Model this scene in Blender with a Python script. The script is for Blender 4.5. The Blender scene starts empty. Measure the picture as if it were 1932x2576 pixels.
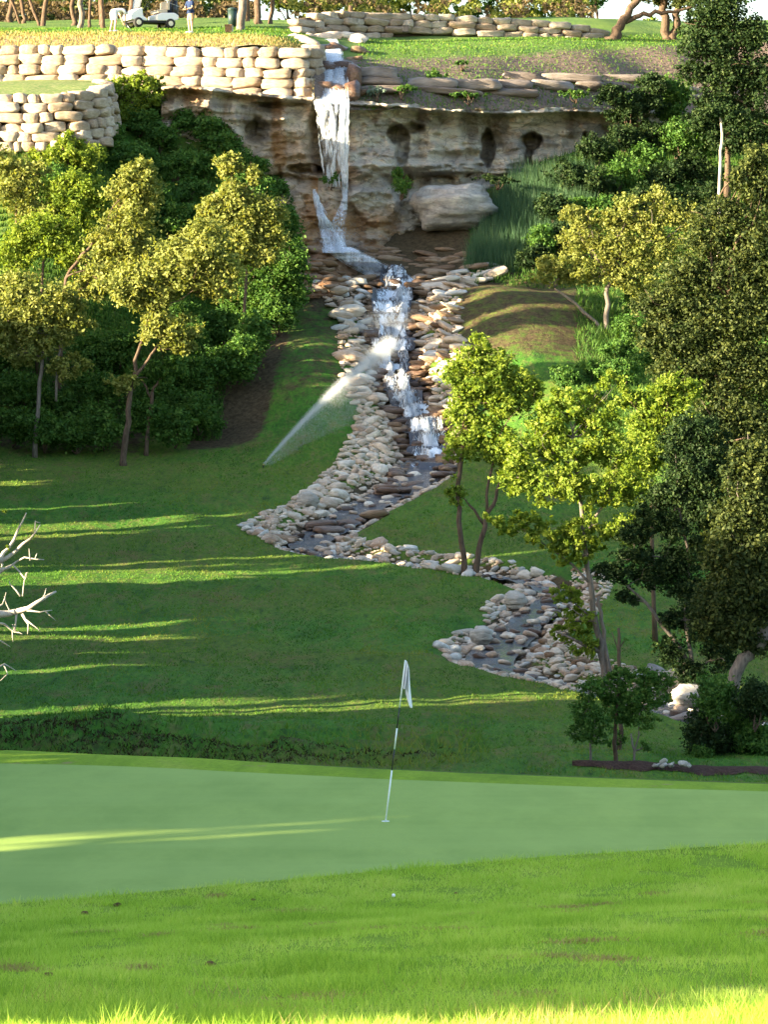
import bpy, math, random
import numpy as np
from mathutils import Vector
rs = np.random.RandomState(7)
random.seed(7)
F, CX, CY = 9000.0, 966.0, 916.0
SC = bpy.context.scene
COL = SC.collection

# ------------------------------------------------------------------ camera, sky, sun, exposure
cam = bpy.data.objects.new('camera', bpy.data.cameras.new('camera'))
COL.objects.link(cam)
cam.location = (0, 0, 0)
cam.rotation_euler = (math.radians(90), 0, 0)
cam.data.sensor_fit = 'VERTICAL'
cam.data.sensor_height = 36.0
cam.data.lens = 36.0 * F / 2576.0
cam.data.shift_y = -(1288.0 - CY) / 2576.0
cam.data.clip_end = 6000
cam.data.clip_start = 0.3
SC.camera = cam

SUN_AZ = math.radians(21.6)       # light travels to +x and a little away from the camera
SUN_EL = math.radians(12.0)
LD = Vector((math.cos(SUN_EL) * math.cos(SUN_AZ), math.cos(SUN_EL) * math.sin(SUN_AZ), -math.sin(SUN_EL)))
sun = bpy.data.objects.new('sun', bpy.data.lights.new('sun', 'SUN'))
COL.objects.link(sun)
sun.data.energy = 5.0
sun.data.angle = math.radians(0.7)
sun.data.color = (1.0, 0.84, 0.55)
sun.rotation_euler = LD.to_track_quat('-Z', 'Y').to_euler()

W = bpy.data.worlds.new('World')
SC.world = W
W.use_nodes = True
nt = W.node_tree
nt.nodes.clear()
sky = nt.nodes.new('ShaderNodeTexSky')
sky.sky_type = 'NISHITA'
sky.sun_disc = False
sky.sun_elevation = SUN_EL
sky.sun_rotation = math.atan2(-LD.x, -LD.y)
sky.air_density = 1.0
sky.dust_density = 1.5
bg = nt.nodes.new('ShaderNodeBackground')
bg.inputs['Strength'].default_value = 0.085
wo = nt.nodes.new('ShaderNodeOutputWorld')
nt.links.new(sky.outputs[0], bg.inputs[0])
nt.links.new(bg.outputs[0], wo.inputs[0])
SC.view_settings.view_transform = 'Standard'
SC.view_settings.look = 'None'
SC.view_settings.exposure = 2.9
SC.view_settings.gamma = 1.0
SC.view_settings.use_curve_mapping = False
SC.render.engine = 'CYCLES'
SC.cycles.max_bounces = 6
SC.cycles.transparent_max_bounces = 12
SC.cycles.caustics_reflective = False
SC.cycles.caustics_refractive = False

# ------------------------------------------------------------------ small maths
def smooth(a, b, x):
    t = np.clip((np.asarray(x, float) - a) / (b - a), 0, 1)
    return t * t * (3 - 2 * t)

_P = np.random.RandomState(3).rand(4096)
def _h(ix, iy, k=0):
    return _P[((ix * 73856093) ^ (iy * 19349663) ^ (k * 83492791)) & 4095]
def noise(x, y, k=0):
    x = np.asarray(x, float); y = np.asarray(y, float)
    ix = np.floor(x).astype(np.int64); iy = np.floor(y).astype(np.int64)
    fx = x - ix; fy = y - iy
    fx = fx * fx * (3 - 2 * fx); fy = fy * fy * (3 - 2 * fy)
    a = _h(ix, iy, k); b = _h(ix + 1, iy, k); c = _h(ix, iy + 1, k); d = _h(ix + 1, iy + 1, k)
    return (a * (1 - fx) + b * fx) * (1 - fy) + (c * (1 - fx) + d * fx) * fy - 0.5
def fbm(x, y, o=4, k=0):
    s = 0; a = 1.0
    for i in range(o):
        s = s + a * noise(np.asarray(x) * 2 ** i + 17.3 * i, np.asarray(y) * 2 ** i - 9.1 * i, k + i); a *= 0.5
    return s
def at(px, py, d):
    return ((px - CX) / F * d, d, (CY - py) / F * d)
def A3(px, py, d):
    px = np.asarray(px, float); py = np.asarray(py, float); d = np.asarray(d, float) + 0 * px
    return np.stack([(px - CX) / F * d, d, (CY - py) / F * d], -1)

class RBF:
    def __init__(s, pts, lam=0.02):
        P = np.array(pts, float); s.c = P[:, :2]; n = len(P)
        K = s.k(s.c, s.c) + lam * np.eye(n)
        M = np.zeros((n + 3, n + 3)); M[:n, :n] = K
        M[:n, n] = 1; M[:n, n + 1:] = s.c; M[n, :n] = 1; M[n + 1:, :n] = s.c.T
        s.w = np.linalg.solve(M, np.concatenate([P[:, 2], np.zeros(3)]))
    def k(s, a, b):
        r = np.sqrt(((a[:, None, :] - b[None]) ** 2).sum(-1)) * 0.05
        return r * r * np.log(r + 1e-9) * 10
    def __call__(s, x, y):
        x = np.asarray(x, float); sh = x.shape
        q = np.stack([x.ravel(), np.asarray(y, float).ravel()], -1)
        out = np.empty(len(q)); n = len(s.c)
        for i in range(0, len(q), 20000):
            qq = q[i:i + 20000]
            out[i:i + 20000] = s.k(qq, s.c) @ s.w[:n] + s.w[n] + qq @ s.w[n + 1:]
        return out.reshape(sh)

# ------------------------------------------------------------------ object helpers
def mat_mesh(name, v, f, mat=None, smooth_=False, attrs=None, cattr=None):
    """mesh from numpy verts and a list/array of equal-size faces"""
    v = np.asarray(v, np.float32); f = np.asarray(f, np.int32)
    me = bpy.data.meshes.new(name)
    n, k = f.shape
    me.vertices.add(len(v)); me.vertices.foreach_set('co', v.ravel())
    me.loops.add(n * k); me.loops.foreach_set('vertex_index', f.ravel())
    me.polygons.add(n); me.polygons.foreach_set('loop_start', np.arange(0, n * k, k, dtype=np.int32))
    me.polygons.foreach_set('loop_total', np.full(n, k, np.int32))
    if attrs:
        for an, (dom, val) in attrs.items():
            a = me.attributes.new(an, 'FLOAT', dom); a.data.foreach_set('value', np.asarray(val, np.float32))
    if cattr:
        for an, val in cattr.items():
            a = me.attributes.new(an, 'FLOAT_COLOR', 'POINT')
            c = np.ones((len(v), 4), np.float32); c[:, :3] = val
            a.data.foreach_set('color', c.ravel())
    me.update(calc_edges=True)
    me.validate()
    if smooth_:
        me.polygons.foreach_set('use_smooth', np.ones(n, bool))
    if mat: me.materials.append(mat)
    return me
def tag(o, label=None, cat=None, group=None, kind=None):
    if label: o['label'] = label
    if cat: o['category'] = cat
    if group: o['group'] = group
    if kind: o['kind'] = kind
    return o
def link(name, me, parent=None, loc=(0, 0, 0), rot=(0, 0, 0), scale=(1, 1, 1)):
    o = bpy.data.objects.new(name, me); COL.objects.link(o)
    if parent: o.parent = parent
    o.location = loc; o.rotation_euler = rot; o.scale = scale
    return o
def thing(name, label, cat, loc=(0, 0, 0), rz=0, group=None):
    o = link(name, None, None, loc, (0, 0, rz))
    o.empty_display_size = 0.2
    return tag(o, label, cat, group)

class MB:
    """collects quads and tris of several primitives into one mesh"""
    def __init__(s): s.v = []; s.f = []; s.n = 0
    def add(s, v, f):
        s.v.append(np.asarray(v, float)); s.f += [tuple(i + s.n for i in q) for q in f]; s.n += len(v); return s
    def box(s, c, d, rz=0, taper=1.0):
        x, y, z = [q / 2 for q in d]; t = taper
        v = np.array([(-x, -y, -z), (x, -y, -z), (x, y, -z), (-x, y, -z), (-x * t, -y * t, z), (x * t, -y * t, z), (x * t, y * t, z), (-x * t, y * t, z)])
        if rz:
            a = math.cos(rz); b = math.sin(rz); v = np.stack([v[:, 0] * a - v[:, 1] * b, v[:, 0] * b + v[:, 1] * a, v[:, 2]], -1)
        return s.add(v + np.array(c), [(0, 3, 2, 1), (4, 5, 6, 7), (0, 1, 5, 4), (1, 2, 6, 5), (2, 3, 7, 6), (3, 0, 4, 7)])
    def tube(s, pts, rad, n=8, cap=True):
        P = [Vector(p) for p in pts]; rad = [rad] * len(P) if not hasattr(rad, '__len__') else rad
        V = []; prev = None
        for i, p in enumerate(P):
            t = (P[min(i + 1, len(P) - 1)] - P[max(i - 1, 0)])
            t = t.normalized() if t.length > 1e-9 else Vector((0, 0, 1))
            if prev is None:
                a = Vector((1, 0, 0)) if abs(t.x) < .8 else Vector((0, 1, 0)); prev = t.cross(a).normalized()
            prev = (prev - t * prev.dot(t)).normalized(); b = t.cross(prev)
            for k in range(n):
                q = 2 * math.pi * k / n; V.append(p + (prev * math.cos(q) + b * math.sin(q)) * rad[i])
        Fc = [(i * n + k, i * n + (k + 1) % n, (i + 1) * n + (k + 1) % n, (i + 1) * n + k) for i in range(len(P) - 1) for k in range(n)]
        if cap: Fc += [tuple(reversed(range(n))), tuple(range((len(P) - 1) * n, len(P) * n))]
        return s.add([tuple(v) for v in V], Fc)
    def ball(s, c, r, n=10, m=7):
        r = np.array(r if hasattr(r, '__len__') else (r, r, r), float); V = [(0, 0, -1)]
        for j in range(1, m):
            a = -math.pi / 2 + math.pi * j / m
            for k in range(n): V.append((math.cos(a) * math.cos(2 * math.pi * k / n), math.cos(a) * math.sin(2 * math.pi * k / n), math.sin(a)))
        V.append((0, 0, 1)); e = len(V) - 1
        Fc = [(0, 1 + (k + 1) % n, 1 + k) for k in range(n)] + [(e, e - n + k, e - n + (k + 1) % n) for k in range(n)]
        for j in range(m - 2):
            for k in range(n): Fc.append((1 + j * n + k, 1 + j * n + (k + 1) % n, 1 + (j + 1) * n + (k + 1) % n, 1 + (j + 1) * n + k))
        return s.add(np.array(V) * r + np.array(c), Fc)
    def prism(s, prof, y0, y1):
        """profile in x,z extruded along y"""
        n = len(prof)
        V = [(x, y0, z) for x, z in prof] + [(x, y1, z) for x, z in prof]
        return s.add(V, [tuple(range(n)), tuple(reversed(range(n, 2 * n)))] + [(k, k + n, (k + 1) % n + n, (k + 1) % n) for k in range(n)])
    def mesh(s, name, mat, sm=False):
        me = bpy.data.meshes.new(name); me.from_pydata(np.concatenate(s.v).tolist(), [], s.f); me.materials.append(mat)
        if sm: me.polygons.foreach_set('use_smooth', np.ones(len(me.polygons), bool))
        me.update(); return me
    def build(s, name, mat, parent=None, sm=False, loc=(0, 0, 0), rot=(0, 0, 0), bevel=0):
        o = link(name, s.mesh(name, mat, sm), parent, loc, rot)
        if bevel:
            b = o.modifiers.new('bevel', 'BEVEL'); b.width = bevel; b.segments = 2; b.limit_method = 'ANGLE'
        return o

# ------------------------------------------------------------------ materials
class NB:
    def __init__(s, name):
        s.m = bpy.data.materials.new(name); s.m.use_nodes = True; s.t = s.m.node_tree; s.t.nodes.clear()
        s.out = s.n('OutputMaterial')
    def n(s, t, **kw):
        nd = s.t.nodes.new('ShaderNode' + t)
        for k, v in kw.items(): setattr(nd, k, v)
        return nd
    def set(s, nd, **kw):
        for k, v in kw.items():
            i = nd.inputs[k.replace('_', ' ')] if k.replace('_', ' ') in nd.inputs else nd.inputs[k]
            if hasattr(v, 'bl_idname') and hasattr(v, 'is_linked'): s.t.links.new(v, i)
            else:
                if isinstance(v, tuple) and len(v) == 3 and i.type == 'RGBA': v = (*v, 1)
                i.default_value = v
        return nd
    def L(s, a, b): s.t.links.new(a, b)
    def coord(s, scale=(1, 1, 1), kind='Object', rot=(0, 0, 0)):
        c = s.n('TexCoord'); m = s.n('Mapping'); s.L(c.outputs[kind], m.inputs['Vector']); m.inputs['Scale'].default_value = scale
        m.inputs['Rotation'].default_value = rot
        return m.outputs[0]
    def pos(s, scale=(1, 1, 1)):
        c = s.n('NewGeometry'); m = s.n('Mapping'); s.L(c.outputs['Position'], m.inputs['Vector']); m.inputs['Scale'].default_value = scale
        return m.outputs[0]
    def noise(s, vec, scale=1, detail=4, rough=.55, dist=0):
        nd = s.n('TexNoise'); s.L(vec, nd.inputs['Vector'])
        s.set(nd, Scale=scale, Detail=detail, Roughness=rough, Distortion=dist); return nd.outputs[0]
    def ramp(s, fac, stops):
        r = s.n('ValToRGB'); s.L(fac, r.inputs[0]); e = r.color_ramp.elements
        while len(e) < len(stops): e.new(.5)
        for el, (p, c) in zip(e, stops):
            el.position = p; el.color = (*c, 1) if hasattr(c, '__len__') else (c, c, c, 1)
        return r.outputs[0]
    def mix(s, fac, a, b, mode='MIX'):
        m = s.n('Mix', data_type='RGBA', blend_type=mode)
        for v, i in ((fac, 0), (a, 6), (b, 7)):
            if hasattr(v, 'is_linked'): s.L(v, m.inputs[i])
            else: m.inputs[i].default_value = (*v, 1) if hasattr(v, '__len__') else v
        return m.outputs[2]
    def math(s, op, a, b=0.0):
        m = s.n('Math', operation=op)
        for v, i in ((a, 0), (b, 1)):
            if hasattr(v, 'is_linked'): s.L(v, m.inputs[i])
            else: m.inputs[i].default_value = v
        return m.outputs[0]
    def attr(s, name, out='Fac'):
        a = s.n('Attribute'); a.attribute_name = name; return a.outputs[out]
    def bump(s, h, strength=.5, dist=.05):
        b = s.n('Bump'); s.L(h, b.inputs['Height']); b.inputs['Strength'].default_value = strength; b.inputs['Distance'].default_value = dist
        return b.outputs[0]
    def pbr(s, col, rough=.8, normal=None, metal=0, spec=.3, **kw):
        p = s.n('BsdfPrincipled'); s.set(p, Roughness=rough, Metallic=metal); p.inputs['Specular IOR Level'].default_value = spec
        if hasattr(col, 'is_linked'): s.L(col, p.inputs['Base Color'])
        else: p.inputs['Base Color'].default_value = (*col, 1)
        if normal is not None: s.L(normal, p.inputs['Normal'])
        for k, v in kw.items(): p.inputs[k].default_value = v
        s.L(p.outputs[0], s.out.inputs[0]); return s.m

def plain(name, col, rough=.6, metal=0, spec=.4, var=.12):
    b = NB(name); n = b.noise(b.coord(), 9, 4)
    c = b.ramp(n, [(.3, tuple(q * (1 - var) for q in col)), (.7, tuple(min(1, q * (1 + var)) for q in col))])
    return b.pbr(c, rough, None, metal, spec)

def leaf_mat(name, dark, mid, light, trans=.4):
    b = NB(name); r = b.attr('rnd')
    c = b.ramp(r, [(0, dark), (.5, mid), (1, light)])
    d = b.n('BsdfDiffuse'); b.L(c, d.inputs[0])
    t = b.n('BsdfTranslucent'); c2 = b.mix(1.0, c, (1.25, 1.2, .55), 'MULTIPLY'); b.L(c2, t.inputs[0])
    g = b.n('BsdfGlossy'); g.inputs['Roughness'].default_value = .6; g.inputs[0].default_value = (.5, .5, .4, 1)
    m = b.n('MixShader'); m.inputs[0].default_value = trans; b.L(d.outputs[0], m.inputs[1]); b.L(t.outputs[0], m.inputs[2])
    m2 = b.n('MixShader'); m2.inputs[0].default_value = .02; b.L(m.outputs[0], m2.inputs[1]); b.L(g.outputs[0], m2.inputs[2])
    b.L(m2.outputs[0], b.out.inputs[0]); return b.m

M = {}
M['leaf_olive'] = leaf_mat('oak_leaves_olive', (.07, .10, .022), (.18, .205, .05), (.36, .36, .11), .4)
M['leaf_lime'] = leaf_mat('elm_leaves_lime', (.07, .13, .015), (.16, .23, .028), (.28, .33, .055), .45)
M['leaf_green'] = leaf_mat('shrub_leaves_green', (.022, .06, .014), (.055, .13, .024), (.12, .20, .04), .32)
M['leaf_dark'] = leaf_mat('juniper_needles', (.008, .020, .008), (.018, .040, .013), (.045, .068, .018), .2)
M['leaf_oakdark'] = leaf_mat('live_oak_leaves', (.014, .028, .010), (.040, .058, .017), (.13, .15, .04), .3)
M['leaf_grey'] = leaf_mat('yucca_leaves', (.10, .15, .12), (.15, .21, .17), (.2, .26, .2), .2)
M['reed'] = leaf_mat('reed_blades', (.025, .06, .035), (.06, .13, .065), (.13, .20, .10), .3)
M['straw'] = leaf_mat('dry_grass', (.22, .17, .07), (.32, .25, .1), (.42, .34, .15), .3)
M['rough_blade'] = leaf_mat('rough_grass_blades', (.17, .31, .03), (.38, .55, .075), (.56, .62, .17), .42)
M['fair_blade'] = leaf_mat('fairway_grass_blades', (.028, .085, .012), (.075, .19, .02), (.19, .22, .04), .3)

def bark(name, a, b_):
    b = NB(name); v = b.coord((6, 6, 1.2)); n = b.noise(v, 3, 6, .65, .4)
    c = b.ramp(n, [(.3, a), (.7, b_)])
    return b.pbr(c, .9, b.bump(n, .8, .04), 0, .1)
M['bark'] = bark('bark_brown', (.045, .03, .022), (.15, .105, .075))
M['bark_grey'] = bark('bark_grey', (.09, .075, .065), (.24, .20, .17))
M['bark_dead'] = bark('dead_wood', (.30, .26, .22), (.55, .50, .43))

def stone_mat(name, a, b_, c_, wet=0):
    b = NB(name); oi = b.n('ObjectInfo')
    v = b.coord(); n = b.noise(v, 2.2, 6, .6, .3); n2 = b.noise(b.coord((2, 2, 7)), 3, 5, .6)
    base = b.ramp(oi.outputs['Random'], [(0, a), (.5, b_), (1, c_)])
    col = b.mix(b.ramp(n, [(.35, .0), (.75, .75)]), base, tuple(q * .52 for q in a))
    col = b.mix(b.ramp(n2, [(.5, 0.), (.75, .5)]), col, tuple(min(.75, q * 1.25) for q in c_))
    h = b.math('ADD', n, b.math('MULTIPLY', n2, .6))
    return b.pbr(col, .35 if wet else .88, b.bump(h, .75, .12), 0, .5 if wet else .15)
M['wall_stone'] = stone_mat('limestone_block', (.33, .24, .17), (.44, .35, .26), (.54, .46, .37))
M['bank_stone'] = stone_mat('limestone_rubble', (.50, .34, .24), (.68, .54, .41), (.78, .70, .58))
M['brown_stone'] = stone_mat('brown_ledge_stone', (.17, .10, .06), (.28, .18, .11), (.40, .29, .20))
M['grey_stone'] = stone_mat('weathered_ledge_stone', (.15, .12, .105), (.25, .205, .18), (.34, .29, .26))
M['white_stone'] = stone_mat('pale_limestone', (.5, .46, .40), (.62, .58, .52), (.7, .67, .62))
M['wet_stone'] = stone_mat('wet_brown_stone', (.07, .035, .02), (.13, .07, .04), (.22, .13, .08), 1)

def soil_mat(name, a, b_, s=3):
    b = NB(name); n = b.noise(b.pos(), s, 8, .7)
    return b.pbr(b.ramp(n, [(.3, a), (.7, b_)]), .95, b.bump(n, .9, .12), 0, .1)
M['core'] = soil_mat('wall_fill', (.05, .038, .03), (.13, .10, .075))
M['mulch'] = soil_mat('bark_mulch', (.035, .02, .016), (.12, .07, .055), 14)
M['bed'] = soil_mat('creek_bed_gravel', (.16, .11, .08), (.42, .33, .25), 5)

def grass_mat(name, kind):
    b = NB(name); p = b.pos()
    fs = 1 if kind != 'fairway' else .22; fine = b.noise(b.pos((1, fs, 1)), 14 if kind != 'fairway' else 9, 6, .8); mid = b.noise(b.pos((1, .3, 1)), .7, 6, .65, .5); big = b.noise(b.pos((.5, 1, 1)), .12, 3, .5)
    if kind == 'green':
        c = b.ramp(mid, [(.3, (.25, .345, .075)), (.7, (.30, .395, .09))])
        c = b.mix(b.ramp(fine, [(.35, .0), (.7, .35)]), c, (.18, .28, .08))
        bl = b.noise(b.pos((1, .35, 1)), 1.1, 5, .65); c = b.mix(b.ramp(bl, [(.40, .5), (.6, .0)]), c, (.19, .285, .06))
        st = b.noise(b.pos((.16, .8, 1)), .9, 3, .6)
        c = b.mix(b.ramp(st, [(.38, .0), (.66, .5)]), c, (.29, .39, .10))
        return b.pbr(c, .9, b.bump(fine, .25, .01), 0, .1)
    if kind == 'rough':
        c = b.ramp(mid, [(.3, (.14, .24, .014)), (.55, (.25, .37, .025)), (.75, (.34, .40, .06))])
        c = b.mix(b.ramp(fine, [(.4, .0), (.7, .6)]), c, (.05, .10, .012))
        th = b.noise(b.pos((.9, .7, 1)), 1.3, 4, .6)
        c = b.mix(b.ramp(th, [(.66, .0), (.74, .8)]), c, (.26, .19, .09))
        return b.pbr(c, .95, b.bump(fine, .6, .04), 0, .1)
    # fairway, with drier and bare soil where the painted weights say so
    c = b.ramp(mid, [(.28, (.034, .10, .012)), (.5, (.058, .170, .018)), (.72, (.105, .205, .024))])
    c = b.mix(b.ramp(big, [(.42, .0), (.6, .75)]), c, (.115, .155, .022))
    pt = b.noise(b.pos((1, .22, 1)), 2.4, 7, .8, .8); c = b.mix(b.ramp(pt, [(.5, .0), (.64, .75)]), c, (.16, .135, .05)); c = b.mix(b.ramp(pt, [(.34, .75), (.47, .0)]), c, (.022, .05, .018))
    c = b.mix(b.ramp(fine, [(.42, .0), (.68, .65)]), c, (.022, .048, .018))
    dry = b.noise(b.pos((.8, .3, 1)), .8, 7, .78, .6)
    c = b.mix(b.ramp(dry, [(.54, .0), (.70, .65)]), c, (.16, .095, .045))
    w = b.attr('soil'); wn = b.math('ADD', w, b.math('MULTIPLY', b.math('SUBTRACT', b.noise(p, 2.5, 6, .7), .5), 1.3))
    sc = b.ramp(b.noise(p, 6, 6, .7), [(.3, (.03, .022, .012)), (.7, (.11, .08, .045))])  # soil tone, deepened to stand in for shade on the mound
    c = b.mix(b.ramp(wn, [(.35, .0), (.65, 1.)]), c, sc)
    return b.pbr(c, .95, b.bump(b.math('ADD', fine, b.math('MULTIPLY', mid, 2.)), .8, .07), 0, .08)
M['fairway'] = grass_mat('fairway_grass', 'fairway')
M['green'] = grass_mat('putting_green_turf', 'green')
M['rough'] = grass_mat('rough_grass', 'rough')

# ------------------------------------------------------------------ the lie of the land
def P(px, py, d): x, y, z = at(px, py, d); return (x, y, z)
V = [(0, 0, -1.7), (-8, 0, -1.7), (8, 0, -1.7), (0, 10, -2.15), (-6, 10, -2.15), (6, 10, -2.15),
     P(966, 2576, 20), P(0, 2576, 20), P(1932, 2576, 20), P(966, 2350, 30), P(0, 2400, 30), P(1932, 2315, 31),
     P(0, 2280, 40.2), P(500, 2235, 41.6), P(966, 2190, 43.1), P(1450, 2147, 44.6), P(1932, 2120, 45.6),
     P(966, 2066, 47.7), P(0, 2050, 48.4), P(1932, 2060, 48),
     P(0, 1922, 54.6), P(500, 1938, 53.8), P(966, 1960, 52.6), P(1450, 1978, 51.8), P(1932, 1992, 51),
     (-14, 48, -6.1), (14, 48, -6.1), P(0, 1884, 57), P(500, 1905, 56), P(966, 1934, 54.6), P(1450, 1955, 53.6), P(1932, 1972, 53.2),
     (-6, 61, -7.6), (-2, 61, -7.6), (-5, 66, -8.1), (-1, 66, -8.0), (2, 61, -7.2), P(1450, 1975, 58.5), P(1932, 1978, 59), P(1600, 1948, 65), P(1932, 1950, 65.5),
     P(100, 1872, 70.3), P(100, 1828, 71.3), P(400, 1885, 69.8), P(400, 1836, 71), P(700, 1915, 69), P(700, 1872, 70.5), P(1100, 1930, 67)]
for px in (100, 700, 1250):
    for y, d in ((1800, 76), (1720, 83), (1640, 90), (1560, 97), (1480, 104), (1400, 111), (1320, 117.5), (1230, 124.5)):
        if px == 1250 and y in (1400, 1320): continue
        V.append(P(px, y, d))
V += [P(100, 1165, 130), P(700, 1150, 131.5), P(1350, 1340, 115.5), P(1250, 1260, 122), P(1250, 1170, 128), P(1250, 1090, 132.5),
      P(1250, 1000, 136), P(1250, 900, 139), P(1260, 800, 143), P(1230, 713, 147.5), P(1380, 740, 146), P(1480, 880, 141), (5, 151, 3.0),
      P(1090, 1140, 134), P(1040, 1000, 139), P(1000, 880, 143.5), P(985, 760, 148), P(1010, 700, 150.5), P(870, 640, 154),
      P(800, 1100, 133.5), P(800, 950, 138.5), P(790, 850, 142.5), P(760, 720, 149), P(700, 650, 152),
      P(310, 1172, 131.5), P(0, 1120, 134), P(0, 800, 140), P(0, 560, 145), P(0, 390, 147.6), P(200, 390, 147.6),
      P(350, 1130, 134), P(350, 870, 140.5), P(350, 600, 147.5), P(350, 380, 153), P(450, 262, 157), P(560, 1080, 137), P(560, 880, 142.5),
      P(560, 580, 150), P(600, 420, 154), P(650, 800, 146), P(650, 620, 152),
      P(1700, 1500, 100), P(1600, 1640, 90), P(1700, 1300, 114), P(1600, 1150, 125), P(1700, 1000, 134), P(1700, 800, 146), P(1700, 620, 154),
      P(1700, 450, 160), P(1500, 560, 155.5), P(1500, 400, 160), P(1300, 560, 156), P(1200, 640, 154), P(1400, 460, 158), P(1750, 330, 164),
      P(1932, 1800, 76), P(1932, 1600, 91), P(1600, 1740, 82), P(1050, 660, 154), P(1932, 700, 150), P(1932, 450, 160),
      (-40, 60, -3), (-40, 100, -1), (-40, 140, 5), (-70, 60, 2), (-70, 100, 3), (-70, 150, 9), (40, 60, -4), (40, 100, -1), (40, 150, 7), (70, 60, -2), (70, 150, 10),
      (-20, 30, -4.5), (20, 30, -4.5), (-22, 75, -6.5), (-22, 105, -5), (20, 75, -6.8), (-40, 20, -2.5), (40, 20, -2.5), (-22, 150, 8.5), (22, 165, 10), (-40, 170, 12), (0, 165, 6), (-10, 165, 8)]
rv = RBF(V)
GX = np.arange(-80, 80.01, .5); GD = np.arange(-2, 180.01, .5)
GZ = rv(*np.meshgrid(GX, GD, indexing='ij'))
def bil(G, x, y):
    u = np.clip((np.asarray(x, float) - GX[0]) / .5, 0, len(GX) - 1.001); v = np.clip((np.asarray(y, float) - GD[0]) / .5, 0, len(GD) - 1.001)
    i = u.astype(int); j = v.astype(int); a = u - i; b = v - j
    return G[i, j] * (1 - a) * (1 - b) + G[i + 1, j] * a * (1 - b) + G[i, j + 1] * (1 - a) * b + G[i + 1, j + 1] * a * b
def base_z(x, y): return bil(GZ, x, y)
def ray(px, py, zf=None, d0=15., d1=172.):
    """pixel column and row to the first ground hit"""
    zf = zf or base_z; px = np.atleast_1d(np.asarray(px, float)); py = np.atleast_1d(np.asarray(py, float))
    D = np.arange(d0, d1, .25); X = (px[:, None] - CX) / F * D; Z = (CY - py[:, None]) / F * D
    hit = Z <= zf(X, D + 0 * X)
    k = np.where(hit.any(1), hit.argmax(1), len(D) - 1); d = D[k]
    d = np.where((d > 56) | (py > 1940), d, d)
    return d
# creek centre line: pixel x, y, half width in metres
CR = [(1010, 690, .7), (985, 770, .75), (985, 850, .85), (1000, 930, .8), (1020, 1000, .8), (1040, 1040, .75), (1060, 1085, .8), (1085, 1140, .8), (1060, 1185, .9),
      (985, 1225, .8), (900, 1270, .75), (830, 1315, .7), (765, 1352, .65), (800, 1378, .45), (900, 1392, .3), (1050, 1408, .3), (1200, 1426, .3), (1330, 1445, .38), (1410, 1475, .5),
      (1360, 1520, .55), (1310, 1560, .6), (1250, 1610, .72), (1225, 1650, .6), (1330, 1690, .38), (1450, 1715, .4), (1600, 1745, .5), (1740, 1780, .6), (1932, 1835, .6), (2150, 1880, .6)]
cd = ray([c[0] for c in CR], [c[1] for c in CR], None, 60)
CP = np.array([[(c[0] - CX) / F * d, d] for c, d in zip(CR, cd)])
CW = np.array([c[2] for c in CR])
def resample(P_, W_, step):
    s = np.r_[0, np.cumsum(np.hypot(*np.diff(P_, axis=0).T))]; q = np.arange(0, s[-1], step)
    x = np.interp(q, s, P_[:, 0]); y = np.interp(q, s, P_[:, 1]); w = np.interp(q, s, W_)
    k = np.ones(9) / 9
    pad = lambda a: np.convolve(np.r_[[a[0]] * 4, a, [a[-1]] * 4], k, 'valid')
    return np.stack([pad(x), pad(y)], 1), pad(w), q
CPs, CWs, CQ = resample(CP, CW, .2)
def creek_dist(x, y):
    x = np.asarray(x, float).ravel(); y = np.asarray(y, float).ravel(); out = np.full(len(x), 99.); idx = np.zeros(len(x), int)
    m = (y > 60) & (y < 155) & (abs(x) < 14)
    I = np.where(m)[0]
    for a in range(0, len(I), 20000):
        ii = I[a:a + 20000]; D = np.hypot(x[ii, None] - CPs[None, :, 0], y[ii, None] - CPs[None, :, 1])
        k = D.argmin(1); out[ii] = D[np.arange(len(ii)), k] / 1.0; idx[ii] = k
    return out, idx
def ground_z(x, y, fine=True):
    x = np.asarray(x, float); y = np.asarray(y, float); z = base_z(x, y)
    far = smooth(56, 64, y)
    z = z + far * (.16 * fbm(x / 3.2, y / 4.2, 3, 5) + .05 * fbm(x / .6, y / .8, 2, 9)) + (1 - smooth(30, 43, y)) * .05 * fbm(x / 1.1, y / 1.1, 3, 20)
    # rough dark bank beyond the green, on the left
    bank = smooth(67.5, 69.5, y) * (1 - smooth(71, 74, y)) * (1 - smooth(0.5, 3.5, x))
    z = z + bank * (.35 * fbm(x / .9, y / .5, 4, 31))
    d, i = creek_dist(x, y); d = d.reshape(x.shape); i = i.reshape(x.shape)
    w = CWs[i]
    z = z - .42 * (1 - smooth(w * .8, w + .9, d))
    return z
DN = lambda x: np.interp(x, [-14, -5, -4.5, -2, 0, 2, 4.5, 5.5, 14], [47, 40.4, 40.3, 41.8, 43.1, 44.3, 45.4, 45.7, 49])
DG = lambda x: np.interp(x, [-14, -6, -3, 0, 3, 6, 14], [47.02, 54.6, 53.9, 52.6, 51.7, 51.0, 49.02])
DC = lambda x: DG(x) + np.interp(x, [-14, -6, -3, 0, 3, 6, 14], [1.2, 2.4, 2.2, 1.9, 1.9, 2.1, 1.2])
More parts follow.
